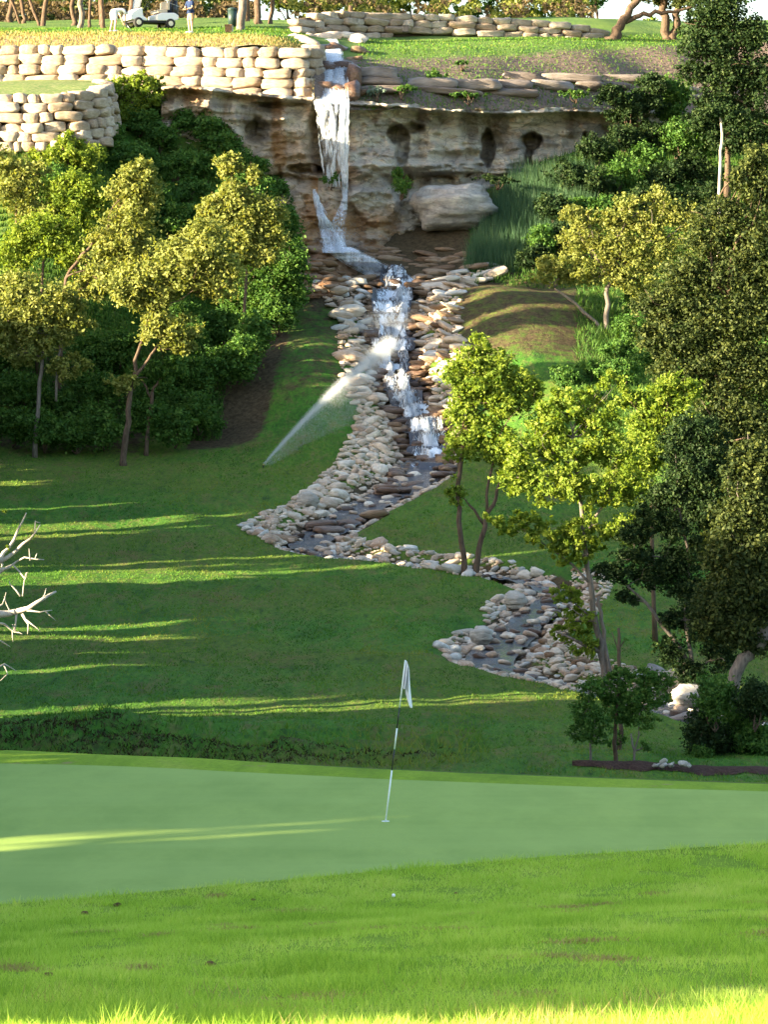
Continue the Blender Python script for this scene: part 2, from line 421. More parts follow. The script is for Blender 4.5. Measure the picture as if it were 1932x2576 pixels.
def sheet(name, xs, front, back, nv, mat, attrs=None, pw=1.0, zoff=0):
    xs = np.asarray(xs, float); t = np.linspace(0, 1, nv) ** pw
    f, b = front(xs), back(xs); X = np.repeat(xs[:, None], nv, 1); Y = f[:, None] + (b - f)[:, None] * t
    Z = ground_z(X, Y) + zoff
    n = len(xs); idx = np.arange(n * nv).reshape(n, nv)
    fc = np.stack([idx[:-1, :-1], idx[1:, :-1], idx[1:, 1:], idx[:-1, 1:]], -1).reshape(-1, 4)
    at_ = None
    if attrs: at_ = {k: ('POINT', fn(X, Y, Z).ravel()) for k, fn in attrs.items()}
    me = mat_mesh(name, np.stack([X, Y, Z], -1).reshape(-1, 3), fc, mat, True, at_)
    return tag(link(name, me), kind='structure')
xw = np.r_[np.linspace(-78, -17, 30), np.arange(-16.8, 16.9, .2), np.linspace(17, 78, 30)]
xn = np.r_[np.linspace(-78, -14.5, 24), np.linspace(-14, 14, 141), np.linspace(14.5, 78, 24)]
sheet('rough_ground', xn, lambda x: 0 * x - 2, DN, 120, M['rough'])
sheet('putting_green', np.linspace(-14, 14, 141), DN, DG, 50, M['green'])
sheet('green_collar', xn, DG, DC, 12, M['rough'])
def soil_shade_w(X, Y, Z):
    s = np.zeros_like(X)
    s = np.maximum(s, .62 * smooth(132, 134.5, Y) * (1 - smooth(-9.5, -8.3, X)) * (1 - smooth(139, 141, Y)))       # bare strip under the left trees
    s = np.maximum(s, .95 * smooth(133.5, 135.5, Y) * (1 - smooth(-5.0, -3.9, X + .5 * (Y - 137) * -.25)) * smooth(-8.0, -7.2, X) * (1 - smooth(143, 146, Y)))  # dirt bank
    s = np.maximum(s, .9 * smooth(145, 149, Y) * (1 - smooth(4.2, 6, X)) * smooth(-5, -4, X))              # scree under the cliff
    s = np.maximum(s, .60 * smooth(136, 141, Y) * smooth(2, 3.2, X) * (1 - smooth(8, 9, X)))  # brown mound right of the cascade, soil weight raised in place of shade
    s = np.maximum(s, .47 * smooth(133, 139, Y) * (1 - smooth(-1.5, -.5, X)) * smooth(-5, -4, X))               # dry mound
    s = np.maximum(s, .30 * smooth(67.5, 69, Y) * (1 - smooth(71, 73.5, Y)) * (1 - smooth(1, 3, X)))
    s = np.maximum(s, .28 * smooth(124, 128, Y) * (1 - smooth(-8, -6.5, X)))
    d, i = creek_dist(X, Y); d = d.reshape(X.shape); w = CWs[i.reshape(X.shape)]
    s = np.maximum(s, 1.3 * (1 - smooth(w + .15, w + .7, d)))
    return s
sheet('fairway', xw, DC, lambda x: 172 + 0 * x, 540, M['fairway'], {'soil': soil_shade_w})

# ------------------------------------------------------------------ upper terrace, cliff
pxs = [-600, 0, 400, 700, 780, 830, 880, 950, 1200, 1500, 1700, 2000, 2600]
T = []
def tp(*a): T.append(P(*a))
for px in (-600, -200, 0, 200):
    tp(px, 118, 159.3); tp(px, 85, 163); tp(px, 74, 170); tp(px, 62, 182)
tp(400, 118, 158.8); tp(400, 88, 162); tp(400, 72, 170); tp(400, 60, 182)
tp(550, 120, 158.2); tp(550, 88, 163); tp(550, 68, 172); tp(700, 122, 157.8); tp(700, 88, 163); tp(700, 62, 171)
tp(830, 250, 156.6); tp(830, 190, 159); tp(830, 150, 161.3); tp(830, 108, 164.5); tp(840, 98, 168)
for px, o in ((950, .6), (1200, 3.2), (1500, 6.8), (1700, 9.5), (2000, 12), (2400, 14)):
    tp(px, 266 + o * 2, 156.8 + o); tp(px, 195 + o * 3, 159.1 + o); tp(px, 150 + o, 162.2 + o * .8); tp(px, 92 + o, 171 + o * .55)
for px in (-400, 200, 700): T.append(((px - CX) / F * 200, 200, 19.0)); T.append(((px - CX) / F * 300, 300, 19.0))
for px in (1000, 1500, 2300): tp(px, 52, 180); T.append(((px - CX) / F * 200, 200, 17.3)); T.append(((px - CX) / F * 300, 300, 14.5))
rt = RBF(T, .01)
def terr_z(x, y): return rt(x, y) + .10 * fbm(x / 2.2, np.asarray(y) / 1.6, 3, 40)
def lipd(px): return np.interp(px, [520, 700, 790, 830, 966, 1200, 1400, 1560, 1800, 2500], [154.2, 155.6, 156.0, 156.2, 157.5, 160.0, 162.5, 164.8, 168, 172])
def tfront(px): return np.where(px < 785, np.interp(px, [-700, 0, 400, 700, 785], [159.8, 159.35, 158.8, 157.85, 157.6]), lipd(px) - .3)
def terrace_mat():
    b = NB('terrace_grass'); p = b.pos(); n = b.noise(p, 6, 6, .7); n2 = b.noise(p, .6, 4)
    g = b.ramp(n2, [(.3, (.06, .12, .03)), (.7, (.13, .19, .045))]); s = b.ramp(n, [(.3, (.16, .12, .07)), (.7, (.40, .33, .20))])
    w = b.math('ADD', b.attr('soil'), b.math('MULTIPLY', b.math('SUBTRACT', n, .5), .9))
    s = b.mix(b.attr('right'), s, b.ramp(n, [(.3, (.07, .05, .042)), (.7, (.22, .165, .135))]))  # soil right of the fall painted darker, standing in for shade
    c = b.mix(b.ramp(w, [(.35, .0), (.65, 1.)]), g, s)
    c = b.mix(b.ramp(b.attr('path'), [(.45, .0), (.55, 1.)]), c, (.34, .32, .31))
    return b.pbr(c, .95, b.bump(n, .8, .08), 0, .1)
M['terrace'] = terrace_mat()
def wedge_sheet(name, px, f, b, nv, zf, mat, attrs=None, pw=1.0):
    t = np.linspace(0, 1, nv) ** pw; PX = np.repeat(px[:, None], nv, 1); D = f[:, None] + (b - f)[:, None] * t
    X = (PX - CX) / F * D; Z = zf(X, D); n = len(px); idx = np.arange(n * nv).reshape(n, nv)
    fc = np.stack([idx[:-1, :-1], idx[1:, :-1], idx[1:, 1:], idx[:-1, 1:]], -1).reshape(-1, 4)
    at_ = {k: ('POINT', fn(PX, D, Z).ravel()) for k, fn in (attrs or {}).items()}
    return tag(link(name, mat_mesh(name, np.stack([X, D, Z], -1).reshape(-1, 3), fc, mat, True, at_)), kind='structure')
tpx = np.r_[np.arange(-700, 2500, 10.)]
def tsoil(PX, D, Z):
    s = (1 - smooth(2.4, 4.0, D - tfront(PX))) * (PX < 785) * .8
    f = D - lipd(PX)
    s = np.maximum(s, (PX > 785) * (.95 - .75 * smooth(4.2, 6.5, f)))
    s = np.maximum(s, (PX > 785) * .25)
    return s
def tpath(PX, D, Z):
    c = np.interp(PX, [-200, 300, 430, 560, 700], [176, 174, 171.5, 171, 173]); return (abs(D - c) < 1.6) * 1.0 * (PX > 320) * (PX < 620)
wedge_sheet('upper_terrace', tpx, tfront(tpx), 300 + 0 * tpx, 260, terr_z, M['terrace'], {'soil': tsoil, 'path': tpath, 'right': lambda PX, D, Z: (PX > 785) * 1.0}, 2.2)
# grass shelf between the two left walls
T2 = RBF([P(-700, 240, 148.2), P(-100, 239, 148.2), P(150, 238, 148), P(260, 226, 149.5), P(285, 212, 151.5), P(-700, 204, 159), P(0, 204, 158.6), P(230, 202, 158), P(330, 215, 157.4)], .01)
spx = np.arange(-700, 268, 6.)
wedge_sheet('grass_shelf', spx, np.interp(spx, [-700, 140, 230, 260, 268], [148.3, 148.1, 149, 151, 153.5]), np.interp(spx, [-700, 0, 291], [160.3, 159.9, 158.4]), 30,
            lambda x, y: T2(x, y) + .04 * fbm(x, y, 3, 77), M['terrace'], {'soil': lambda PX, D, Z: 0 * D + .42, 'path': lambda PX, D, Z: 0 * D})  # soil weight yellows the shelf grass in place of sunlight

def cliff_depth(PX, PY):
    lip = np.interp(PX, [480, 700, 780, 870, 1000, 1100, 1250, 1450, 1600, 1900], [222, 246, 250, 262, 266, 278, 286, 280, 285, 300])
    d0 = lipd(PX); t = PY - lip
    prof = np.interp(t, [-30, -6, 0, 8, 30, 60, 110, 135, 150, 165, 185, 200, 220, 260, 300, 340, 400, 500], [0.2, -.1, -.45, .5, 1.1, .9, .35, .15, .0, .45, .3, .5, 0.0, -.2, -.6, -1.3, -3.2, -8])
    left = np.interp(t, [-30, -6, 0, 10, 60, 120, 170, 200, 215, 240, 300, 360, 420, 500], [.2, 0, -.5, .5, .4, .2, .3, .6, -.4, -1.2, -2.4, -3.6, -5.5, -8])
    wl = 1 - smooth(840, 900, PX + .0 * PY)
    d = d0 + prof * (1 - wl) + left * wl
    q = PY + 10 * fbm(PX / 90., PY / 60., 2, 3)
    q = q + 26 * noise(PX / 170., PX * 0 + 2.2, 66)
    d += .75 * fbm(PX / 40., PY / 30., 5, 67) - .8 * np.abs(fbm(PX / 60., PY / 45., 4, 68))
    d += .38 * noise(PX / 300., q / 15., 60) + .22 * noise(PX / 120., q / 7., 61) + .5 * fbm(PX / 110., PY / 90., 4, 62) + .12 * fbm(PX / 14., PY / 10., 3, 64)
    wx = 9 * fbm(PX / 22., PY / 22., 3, 75); wz = 9 * fbm(PX / 22., PY / 22., 3, 76)
    def cave(cx, cy, rx, ry, dep, sharp=.35):
        r = np.sqrt(((PX + wx - cx) / rx) ** 2 + ((PY + wz - cy) / ry) ** 2)
        return dep * (1 - smooth(1 - sharp, 1, r))
    d += np.maximum.reduce([cave(1002, 336, 33, 28, 2.4), cave(1034, 322, 44, 18, 1.6, .6), cave(1012, 380, 22, 46, 1.5), cave(1045, 360, 55, 50, .8, .9), cave(1010, 455, 32, 55, 1.1)])
    d += np.maximum.reduce([cave(1228, 372, 20, 52, 2.5), cave(1246, 356, 26, 34, 1.2, .7), cave(1260, 370, 50, 60, .6, .9)])
    d += np.maximum.reduce([cave(1338, 356, 29, 24, 2.4), cave(1330, 392, 14, 38, 2.2), cave(1350, 370, 46, 46, .7, .9)]) + cave(1471, 345, 9, 13, .9) + cave(1541, 345, 10, 18, .9)
    d += np.maximum.reduce([cave(645, 332, 40, 40, 1.3, .6), cave(632, 322, 20, 22, 1.8)]) + cave(820, 345, 52, 115, 2.2) + cave(770, 425, 56, 16, 1.5) + cave(1140, 440, 60, 10, .6) + cave(700, 262, 90, 8, .6) + cave(560, 350, 30, 40, .9)
    d -= .45 * np.clip(noise(PX / 55., PY / 9. + 3 * noise(PX / 80., PX * 0, 78), 79), 0, 1) + .0
    # projecting tongue beside the fall, ledge at its foot
    wb = 14 * fbm(PX / 40., PY / 30., 3, 71); r = ((PX + wb - (930 + (PY - 480) * .3)) / (66. - .12 * (PY - 480))) ** 2 + ((PY + wb - 500) / 75.) ** 2
    d -= (1.0 + .35 * noise(PX / 200., PY / 16., 73)) * (1 - smooth(.55, 1.15, r))
    wy = PY + 22 * fbm(PX / 70., PX * 0 + .5, 4, 72); d -= .8 * smooth(402, 412, wy) * (1 - smooth(424, 442, wy)) * smooth(870, 900, PX + wb) * (1 - smooth(1170, 1215, PX + wb))
    wy = PY + 20 * fbm(PX / 60., PX * 0 + 4.5, 4, 74); d += .5 * smooth(440, 448, wy) * (1 - smooth(456, 470, wy))
    return d
def build_cliff():
    px = np.arange(405, 1720, 2.2); py = np.arange(0, 1, 1 / 240.)
    lip = np.interp(px, [480, 700, 780, 870, 1000, 1100, 1250, 1450, 1600, 1900], [222, 246, 250, 262, 266, 278, 286, 280, 285, 300])
    lip = lip + 7 * fbm(px / 45., px * 0, 4, 87) + 3 * noise(px / 9., px * 0, 88)
    PX = np.repeat(px[:, None], len(py), 1); PY = (lip - 8)[:, None] + (760 - lip)[:, None] * py
    D = cliff_depth(PX, PY); Pt = A3(PX, PY, D)
    back = Pt[:, :1].copy(); back[:, :, 1] += 2.5; back[:, :, 2] += .15
    Pt = np.concatenate([back, Pt], 1); n, m = Pt.shape[:2]
    PXf = np.concatenate([PX[:, :1], PX], 1); PYf = np.concatenate([PY[:, :1], PY], 1); Df = np.concatenate([D[:, :1], D], 1)
    idx = np.arange(n * m).reshape(n, m); fc = np.stack([idx[:-1, :-1], idx[:-1, 1:], idx[1:, 1:], idx[1:, :-1]], -1).reshape(-1, 4)
    cream = np.array([.80, .70, .56]); grey = np.array([.55, .48, .42]); brown = np.array([.15, .105, .08]); orange = np.array([.50, .25, .09]); redb = np.array([.30, .16, .09])
    a = smooth(-.25, .3, fbm(PXf / 60., PYf / 14., 4, 80) + .15)[..., None]
    c = cream * a + grey * (1 - a)
    lipf = np.interp(PXf, [480, 700, 780, 870, 1000, 1100, 1250, 1450, 1600, 1900], [222, 246, 250, 262, 266, 278, 286, 280, 285, 300])
    t = PYf - lipf
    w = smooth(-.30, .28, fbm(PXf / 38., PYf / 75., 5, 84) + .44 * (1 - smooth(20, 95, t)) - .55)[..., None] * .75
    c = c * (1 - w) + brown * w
    w = ((1 - smooth(850, 905, PXf + 20 * fbm(PXf / 30., PYf / 30., 3, 85))) * smooth(300, 380, PYf) * .45 + .5 * smooth(-.05, .3, fbm(PXf / 50., PYf / 100., 3, 86)) * (PXf < 800))[..., None]
    c = c * (1 - np.clip(w, 0, 1)) + orange * np.clip(w, 0, 1)
    w = np.clip(smooth(490, 560, PYf) * (1 - smooth(960, 1040, PXf + 40 * fbm(PXf / 40., PYf / 40., 3, 88))) * 1.0, 0, 1)[..., None] * (.85 - .5 * smooth(.0, .4, fbm(PXf / 30., PYf / 12., 3, 89))[..., None])
    c = c * (1 - w) + orange * w
    w = (smooth(585, 650, PYf) * .8)[..., None]
    c = c * (1 - w) + redb * w
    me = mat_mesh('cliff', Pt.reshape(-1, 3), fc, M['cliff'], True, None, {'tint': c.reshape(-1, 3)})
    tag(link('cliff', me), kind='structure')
def cliff_mat():
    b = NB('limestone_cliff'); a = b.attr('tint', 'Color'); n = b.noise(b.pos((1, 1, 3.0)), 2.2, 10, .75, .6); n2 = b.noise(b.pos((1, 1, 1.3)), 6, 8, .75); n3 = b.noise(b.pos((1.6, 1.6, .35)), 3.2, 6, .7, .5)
    vr = b.n('TexVoronoi'); vr.feature = 'DISTANCE_TO_EDGE'; b.L(b.pos((1, 1, 2.4)), vr.inputs['Vector']); vr.inputs['Scale'].default_value = 1.1
    c = b.mix(b.ramp(n, [(.38, .4), (.48, .0)]), a, b.mix(1.0, a, (.42, .36, .34), 'MULTIPLY'))
    c = b.mix(b.ramp(n2, [(.54, .0), (.66, .55)]), c, (.62, .54, .44)); c = b.mix(b.ramp(n2, [(.34, .6), (.43, .0)]), c, (.14, .10, .08))
    c = b.mix(b.ramp(n3, [(.58, .0), (.72, .5)]), c, (.16, .12, .10))
    c = b.mix(b.ramp(vr.outputs[0], [(.0, .55), (.03, .0)]), c, (.08, .06, .05))
    return b.pbr(c, .92, b.bump(b.math('ADD', b.math('MULTIPLY', n, 1.4), n2), 1., .22), 0, .12)
M['cliff'] = cliff_mat()
build_cliff()

# ------------------------------------------------------------------ stones
def stone_meshes(mat, tagname, n=10, boxy=.5, seed=0, res=4, sm=True):
    out = []; r_ = np.random.RandomState(seed)
    for q in range(n):
        g = np.linspace(-1, 1, res + 1); V_ = {}; fl = []
        def vid(p):
            k = tuple(int(round(v * 100)) for v in p)
            if k not in V_: V_[k] = len(V_)
            return V_[k]
        for ax in range(3):
            for s in (-1, 1):
                for i in range(res):
                    for j in range(res):
                        c = []
                        for (a, b_) in ((i, j), (i + 1, j), (i + 1, j + 1), (i, j + 1)):
                            p = [0, 0, 0]; p[ax] = s; p[(ax + 1) % 3] = g[a]; p[(ax + 2) % 3] = g[b_]; c.append(vid(p))
                        fl.append(c if s > 0 else c[::-1])
        v = np.array(sorted(V_, key=V_.get), float) / 100.
        L = np.linalg.norm(v, axis=1, keepdims=True); pw_ = 9. if boxy > .9 else 5.; Ln = (np.abs(v) ** pw_).sum(1, keepdims=True) ** (1 / pw_)
        sp = v / L; bx = v / Ln
        v = sp * (1 - boxy) * 1.05 + bx * boxy
        for k in range(4 if sm else (7 if boxy > .9 else 10)):                                   # chop with random planes, so the stone has real facets
            nrm = r_.normal(size=3); nrm /= np.linalg.norm(nrm); off = (r_.uniform(.72, .95) + .3 * boxy) if sm else (r_.uniform(.5, .85) + .2 * boxy)
            off = r_.uniform(.92, 1.22) if boxy > .9 else off; e = v @ nrm - off; v = v - np.where(e > 0, e, 0)[:, None] * nrm * .85
        ph = r_.uniform(0, 10, 3)
        v += .07 * np.sin(v[:, [1, 2, 0]] * 3.1 + ph) + r_.normal(size=v.shape) * (.045 if sm else .035)
        out.append(mat_mesh(tagname, v * .5, np.array(fl), mat, sm))
    return out
SM = {k: stone_meshes(M[k], 'stone', 14, bx, i, 4 if bx > .9 else 3, sm) for i, (k, bx, sm) in enumerate((('wall_stone', .93, False), ('bank_stone', .6, False), ('brown_stone', .8, False), ('grey_stone', .92, False), ('white_stone', .55, False), ('wet_stone', .6, False)))}
def stone(kind, parent, p, s, rot, name='stone'):
    return link(name, random.choice(SM[kind]), parent, p, rot, s)

def wall(label, path, h, lens, thick, group, kind='wall_stone', batter=.07):
    """path rows: px, depth, top row, bottom row"""
    pa = np.array(path, float); X = (pa[:, 0] - CX) / F * pa[:, 1]; Y = pa[:, 1]; ZT = (CY - pa[:, 2]) / F * Y; ZB = (CY - pa[:, 3]) / F * Y
    s = np.r_[0, np.cumsum(np.hypot(np.diff(X), np.diff(Y)))]
    f = lambda q: (np.interp(q, s, X), np.interp(q, s, Y), np.interp(q, s, ZT), np.interp(q, s, ZB))
    root = thing('stone_retaining_wall', label, 'wall', (X[0], Y[0], ZB[0]), 0, group); ox = np.array(root.location)
    k = 0; more = True
    while more and k < 12:
        q = random.uniform(-.6, 0); more = False
        while q < s[-1]:
            L = random.uniform(*lens); qm = min(q + L / 2, s[-1]); x, y, zt, zb = f(qm); x2, y2, _, _ = f(min(qm + .3, s[-1])); x1, y1, _, _ = f(max(qm - .3, 0))
            z = zt - (k + .5) * h
            if z > zb - h * .35:
                more = True
                ang = math.atan2(y2 - y1, x2 - x1); off = -batter * k + random.uniform(-.07, .07)
                nx, ny = -math.sin(ang), math.cos(ang)
                stone(kind, root, (x + nx * off - ox[0], y + ny * off - ox[1], z - ox[2] + random.uniform(-.03, .03)), (L * 1.06, thick * random.uniform(.9, 1.15), h * random.uniform(1.03, 1.16)),
                      (random.uniform(-.05, .05), random.uniform(-.07, .07), ang + random.uniform(-.09, .09)))
            q += L + .015
        k += 1
    # fill behind
    qs = np.linspace(0, s[-1], 40); x, y, zt, zb = f(qs); tx = np.gradient(x); ty = np.gradient(y); l = np.hypot(tx, ty); nx, ny = -ty / l, tx / l
    o1, o2 = .12, .6
    R = [np.stack([x + nx * o1 - .0, y + ny * o1, zt - .12], -1), np.stack([x + nx * (o1 - batter * 3), y + ny * (o1 - batter * 3), zb - .6], -1), np.stack([x + nx * o2, y + ny * o2, zt - .12], -1)]
    vv = np.concatenate(R) - ox; n = 40
    fc = [(i + n, i + n + 1, i + 1, i) for i in range(n - 1)] + [(i, i + 1, i + 1 + 2 * n, i + 2 * n) for i in range(n - 1)]
    link('earth_fill', mat_mesh('earth_fill', vv, fc, M['core'], False), root)
    return root
WG = 'stacked limestone retaining walls'
wall('long pale limestone block wall below the golf cart, left of the waterfall', [(-300, 159.8, 114, 210), (0, 159.3, 114, 206), (150, 159.0, 114, 208), (230, 158.7, 113, 215), (330, 158.6, 118, 232), (450, 158.3, 120, 240), (560, 157.9, 121, 246), (680, 157.5, 122, 250), (750, 157.4, 123, 250), (785, 158.6, 122, 250), (792, 160.5, 118, 235)], .445, (.5, 1.5), .75, WG)
wall('lowest and brightest curved limestone block wall at the far left edge', [(-300, 148, 238, 372), (0, 147.8, 238, 372), (110, 147.6, 238, 376), (185, 147.9, 232, 360), (242, 149, 224, 350), (264, 151, 214, 330), (262, 153.8, 204, 300), (250, 156.4, 200, 260)], .40, (.4, 1.15), .7, WG)
wall('farthest limestone block wall on the terrace right of the waterfall', [(745, 168.0, 62, 92), (775, 168.6, 38, 92), (820, 169.6, 30, 90), (900, 171, 31, 88), (1000, 172, 34, 88), (1100, 172.8, 37, 90), (1200, 173.4, 42, 92), (1300, 174, 48, 95), (1400, 174.6, 55, 98), (1470, 175.2, 64, 100), (1520, 176, 78, 102)], .33, (.5, 1.5), .7, WG)

def inpoly(px, py, poly):
    poly = np.array(poly, float); r = np.zeros(len(px), bool); j = len(poly) - 1
    for i in range(len(poly)):
        xi, yi = poly[i]; xj, yj = poly[j]
        c = ((yi > py) != (yj > py)) & (px < (xj - xi) * (py - yi) / (yj - yi + 1e-12) + xi); r ^= c; j = i
    return r
def scatter(poly, n, sep, r_, asp=1.8):
    """dart throwing in a picture polygon; vertical distances count asp times"""
    poly = np.array(poly, float); lo, hi = poly.min(0), poly.max(0); pts = []
    cand = r_.uniform(lo, hi, (n * 40, 2)); cand = cand[inpoly(cand[:, 0], cand[:, 1], poly)]
    for c in cand:
        if len(pts) >= n: break
        if all((c[0] - q[0]) ** 2 + ((c[1] - q[1]) * asp) ** 2 > sep ** 2 for q in pts): pts.append(c)
    return np.array(pts)
def bank(label, polys, n, sep, size, kind, group, flat=.55, seed=1, lift=.3, fillers=3.2, wide=1.25, dmin=60):
    r_ = np.random.RandomState(seed); pts = np.concatenate([scatter(p, n // len(polys) + 1, sep, r_) for p in polys])
    pts = pts[:295]
    d = ray(pts[:, 0], pts[:, 1], base_z, dmin); x = (pts[:, 0] - CX) / F * d; z = ground_z(x, d)
    i0 = d.argmax(); root = thing('creek_bank', label, 'stone bank', (x[i0], d[i0], z[i0]), 0, group); o = np.array(root.location)
    for a, b_, c in zip(x, d, z):
        s = (size[0] + (size[1] - size[0]) * r_.rand() ** 1.6) * .84 * (1.6 if r_.rand() < .1 else 1)
        if inwater(a, b_) and r_.rand() < .7: continue
        k = kind[r_.randint(len(kind))]
        st = random.choice(SM[k])
        link('stone', st, root, (a - o[0], b_ - o[1], c - o[2] + s * flat * lift), (r_.uniform(-.5, .5), r_.uniform(-.4, .4), r_.uniform(-.8, .8) + (3.14 if r_.rand() < .5 else 0)),
             (s * wide * r_.uniform(.85, 1.25), s * r_.uniform(.8, 1.1), s * flat * r_.uniform(.8, 1.25)))
    # small rubble in between, one joined part
    m = int(len(pts) * fillers)
    if m:
        q = np.concatenate([scatter(p, m // len(polys) + 1, sep * .38, r_) for p in polys])
        d = ray(q[:, 0], q[:, 1], base_z, dmin); x = (q[:, 0] - CX) / F * d; z = ground_z(x, d); src = SM[kind[0]][0]
        base = np.array([v.co for v in src.vertices]); fc = np.array([p.vertices[:] for p in src.polygons]); n0 = len(base)
        keep = np.array([not (inwater(a, b_) and r_.rand() < .8) for a, b_ in zip(x, d)]); x, d, z = x[keep], d[keep], z[keep]; m = len(x)
        s = r_.uniform(.35, .7, m) * size[0]; an = r_.uniform(0, 6.28, m)
        B = base[None] * (s[:, None, None] * np.array([1.3, 1, .7])); ca, sa = np.cos(an)[:, None], np.sin(an)[:, None]
        X = B[..., 0] * ca - B[..., 1] * sa + x[:, None] - o[0]; Y = B[..., 0] * sa + B[..., 1] * ca + d[:, None] - o[1]; Z = B[..., 2] + (z + s * .15)[:, None] - o[2]
        me = mat_mesh('rubble', np.stack([X, Y, Z], -1).reshape(-1, 3), (fc[None] + (np.arange(m) * n0)[:, None, None]).reshape(-1, 4), M[kind[0]], True)
        tag(link('rubble', me, root), kind='stuff')
    return root
def inwater(a, b_):
    dd, ii = creek_dist([a], [b_]); return dd[0] < CWs[ii[0]] * .85
BG = 'limestone banks of the creek'
bank('jumbled cream and tan boulders on the left side of the upper cascade', [[(770, 655), (840, 690), (955, 745), (930, 800), (950, 880), (960, 950), (1010, 1010), (930, 1010), (890, 1020), (860, 960), (850, 860), (855, 800), (800, 740), (740, 690)]], 150, 21, (.34, .75), ['bank_stone', 'white_stone', 'bank_stone'], BG, .55, 11, wide=1.5)
bank('tan rubble slope left of the cascade foot, running down to the bend', [[(905, 1020), (1000, 1030), (1035, 1110), (1050, 1180), (960, 1215), (870, 1270), (800, 1310), (720, 1335), (690, 1370), (600, 1330), (690, 1290), (760, 1250), (850, 1160), (890, 1090)]], 290, 14.5, (.26, .5), ['bank_stone'], BG, .6, 12)
bank('flat stacked tan slabs along the right side of the cascade', [[(1245, 665), (1245, 700), (1160, 735), (1155, 810), (1160, 880), (1175, 960), (1180, 1060), (1110, 1060), (1085, 960), (1060, 880), (1050, 790), (1045, 740), (1140, 690)]], 130, 24, (.45, .85), ['bank_stone', 'white_stone', 'brown_stone', 'bank_stone'], BG, .38, 13, wide=1.8)
bank('low tan stone edging on the right side below the cascade', [[(1150, 1070), (1185, 1100), (1130, 1190), (1050, 1250), (960, 1290), (880, 1325), (910, 1370), (1010, 1400), (830, 1380), (800, 1365), (830, 1330), (900, 1290), (1010, 1225), (1100, 1175)]], 170, 17, (.28, .5), ['bank_stone'], BG, .5, 14)
bank('narrow strip of pinkish stones crossing the fairway beside the forked tree', [[(590, 1325), (700, 1372), (850, 1400), (1000, 1420), (1170, 1452), (1260, 1440), (1330, 1475), (1400, 1440), (1300, 1420), (1200, 1408), (1000, 1380), (880, 1372), (700, 1350)]], 280, 12.5, (.22, .46), ['bank_stone', 'bank_stone', 'white_stone'], BG, .6, 15)
bank('pale boulders on the left side of the lower bend', [[(1310, 1450), (1400, 1450), (1370, 1510), (1310, 1560), (1250, 1600), (1210, 1640), (1300, 1690), (1450, 1740), (1300, 1712), (1170, 1665), (1105, 1625), (1150, 1585), (1220, 1560), (1225, 1515), (1300, 1490)]], 290, 12.5, (.2, .42), ['bank_stone', 'bank_stone', 'white_stone'], BG, .62, 16)
bank('pale rubble on the right side of the lower bend behind the sunlit trunk', [[(1440, 1440), (1560, 1450), (1500, 1540), (1420, 1600), (1500, 1660), (1600, 1690), (1640, 1740), (1500, 1735), (1380, 1700), (1290, 1660), (1290, 1620), (1360, 1560), (1420, 1510)]], 290, 12.5, (.17, .36), ['bank_stone', 'white_stone', 'bank_stone', 'brown_stone'], BG, .6, 17)
bank('scattered white stones of the creek at the right edge behind the dark shrubs', [[(1640, 1700), (1760, 1740), (1932, 1800), (1932, 1860), (1760, 1790), (1640, 1760)]], 60, 20, (.25, .5), ['white_stone', 'grey_stone'], BG, .6, 18)
# stones standing in the lower creek
root = thing('creek_stones', 'small wet brown stones standing in the water of the lower bend', 'stones', (CPs[300][0], CPs[300][1], float(ground_z(*CPs[300])))); o = np.array(root.location); r_ = np.random.RandomState(51)
for i in range(170):
    k = int(r_.uniform(110, len(CPs) - 40)); c = CPs[k]; a = r_.uniform(-1, 1); x = c[0] + a * CWs[k]; y = c[1] + r_.uniform(-.2, .2); s_ = r_.uniform(.14, .34)
    stone('bank_stone' if r_.rand() < .5 else 'wet_stone', root, (x - o[0], y - o[1], float(base_z(x, y)) - .2 - o[2]), (s_ * 1.4, s_, s_ * .6), (r_.uniform(-.3, .3), r_.uniform(-.3, .3), r_.uniform(-1, 1)))
# wet ledges in the cascade
root = thing('cascade_ledges', 'wet dark brown rock ledges inside the cascade under the white water', 'rock ledge', (0, 150, ground_z(0., 150.)))
o = np.array(root.location); r_ = np.random.RandomState(5)
for i in range(150):
    k = int(r_.uniform(0, 190 if i > 110 else 105)); c = CPs[k]; w = CWs[k] * 1.3; a = r_.uniform(-1, 1); x = c[0] + a * w; y = c[1] + r_.uniform(-.2, .2); s = r_.uniform(.35, .8)
    z = float(ground_z(x, y)); stone('wet_stone' if abs(a) < .85 else 'brown_stone', root, (x - o[0], y - o[1], z - o[2] + r_.uniform(.08, .26)), (s * 1.5, s, s * .42), (r_.uniform(-.15, .15), r_.uniform(-.15, .15), r_.uniform(-.3, .3)), 'ledge')
for i in range(110):
    k = int(r_.uniform(0, 118)); c = CPs[k]; a = r_.choice([-1, 1]) * r_.uniform(.8, 1.25); x = c[0] + a * CWs[k]; y = c[1] + r_.uniform(-.2, .2); s_ = r_.uniform(.3, .6)
    stone('brown_stone' if r_.rand() < .6 else 'wet_stone', root, (x - o[0], y - o[1], float(ground_z(x, y)) - o[2] + r_.uniform(.1, .28)), (s_ * 1.5, s_, s_ * .5), (r_.uniform(-.2, .2), r_.uniform(-.2, .2), r_.uniform(-.5, .5)), 'ledge')
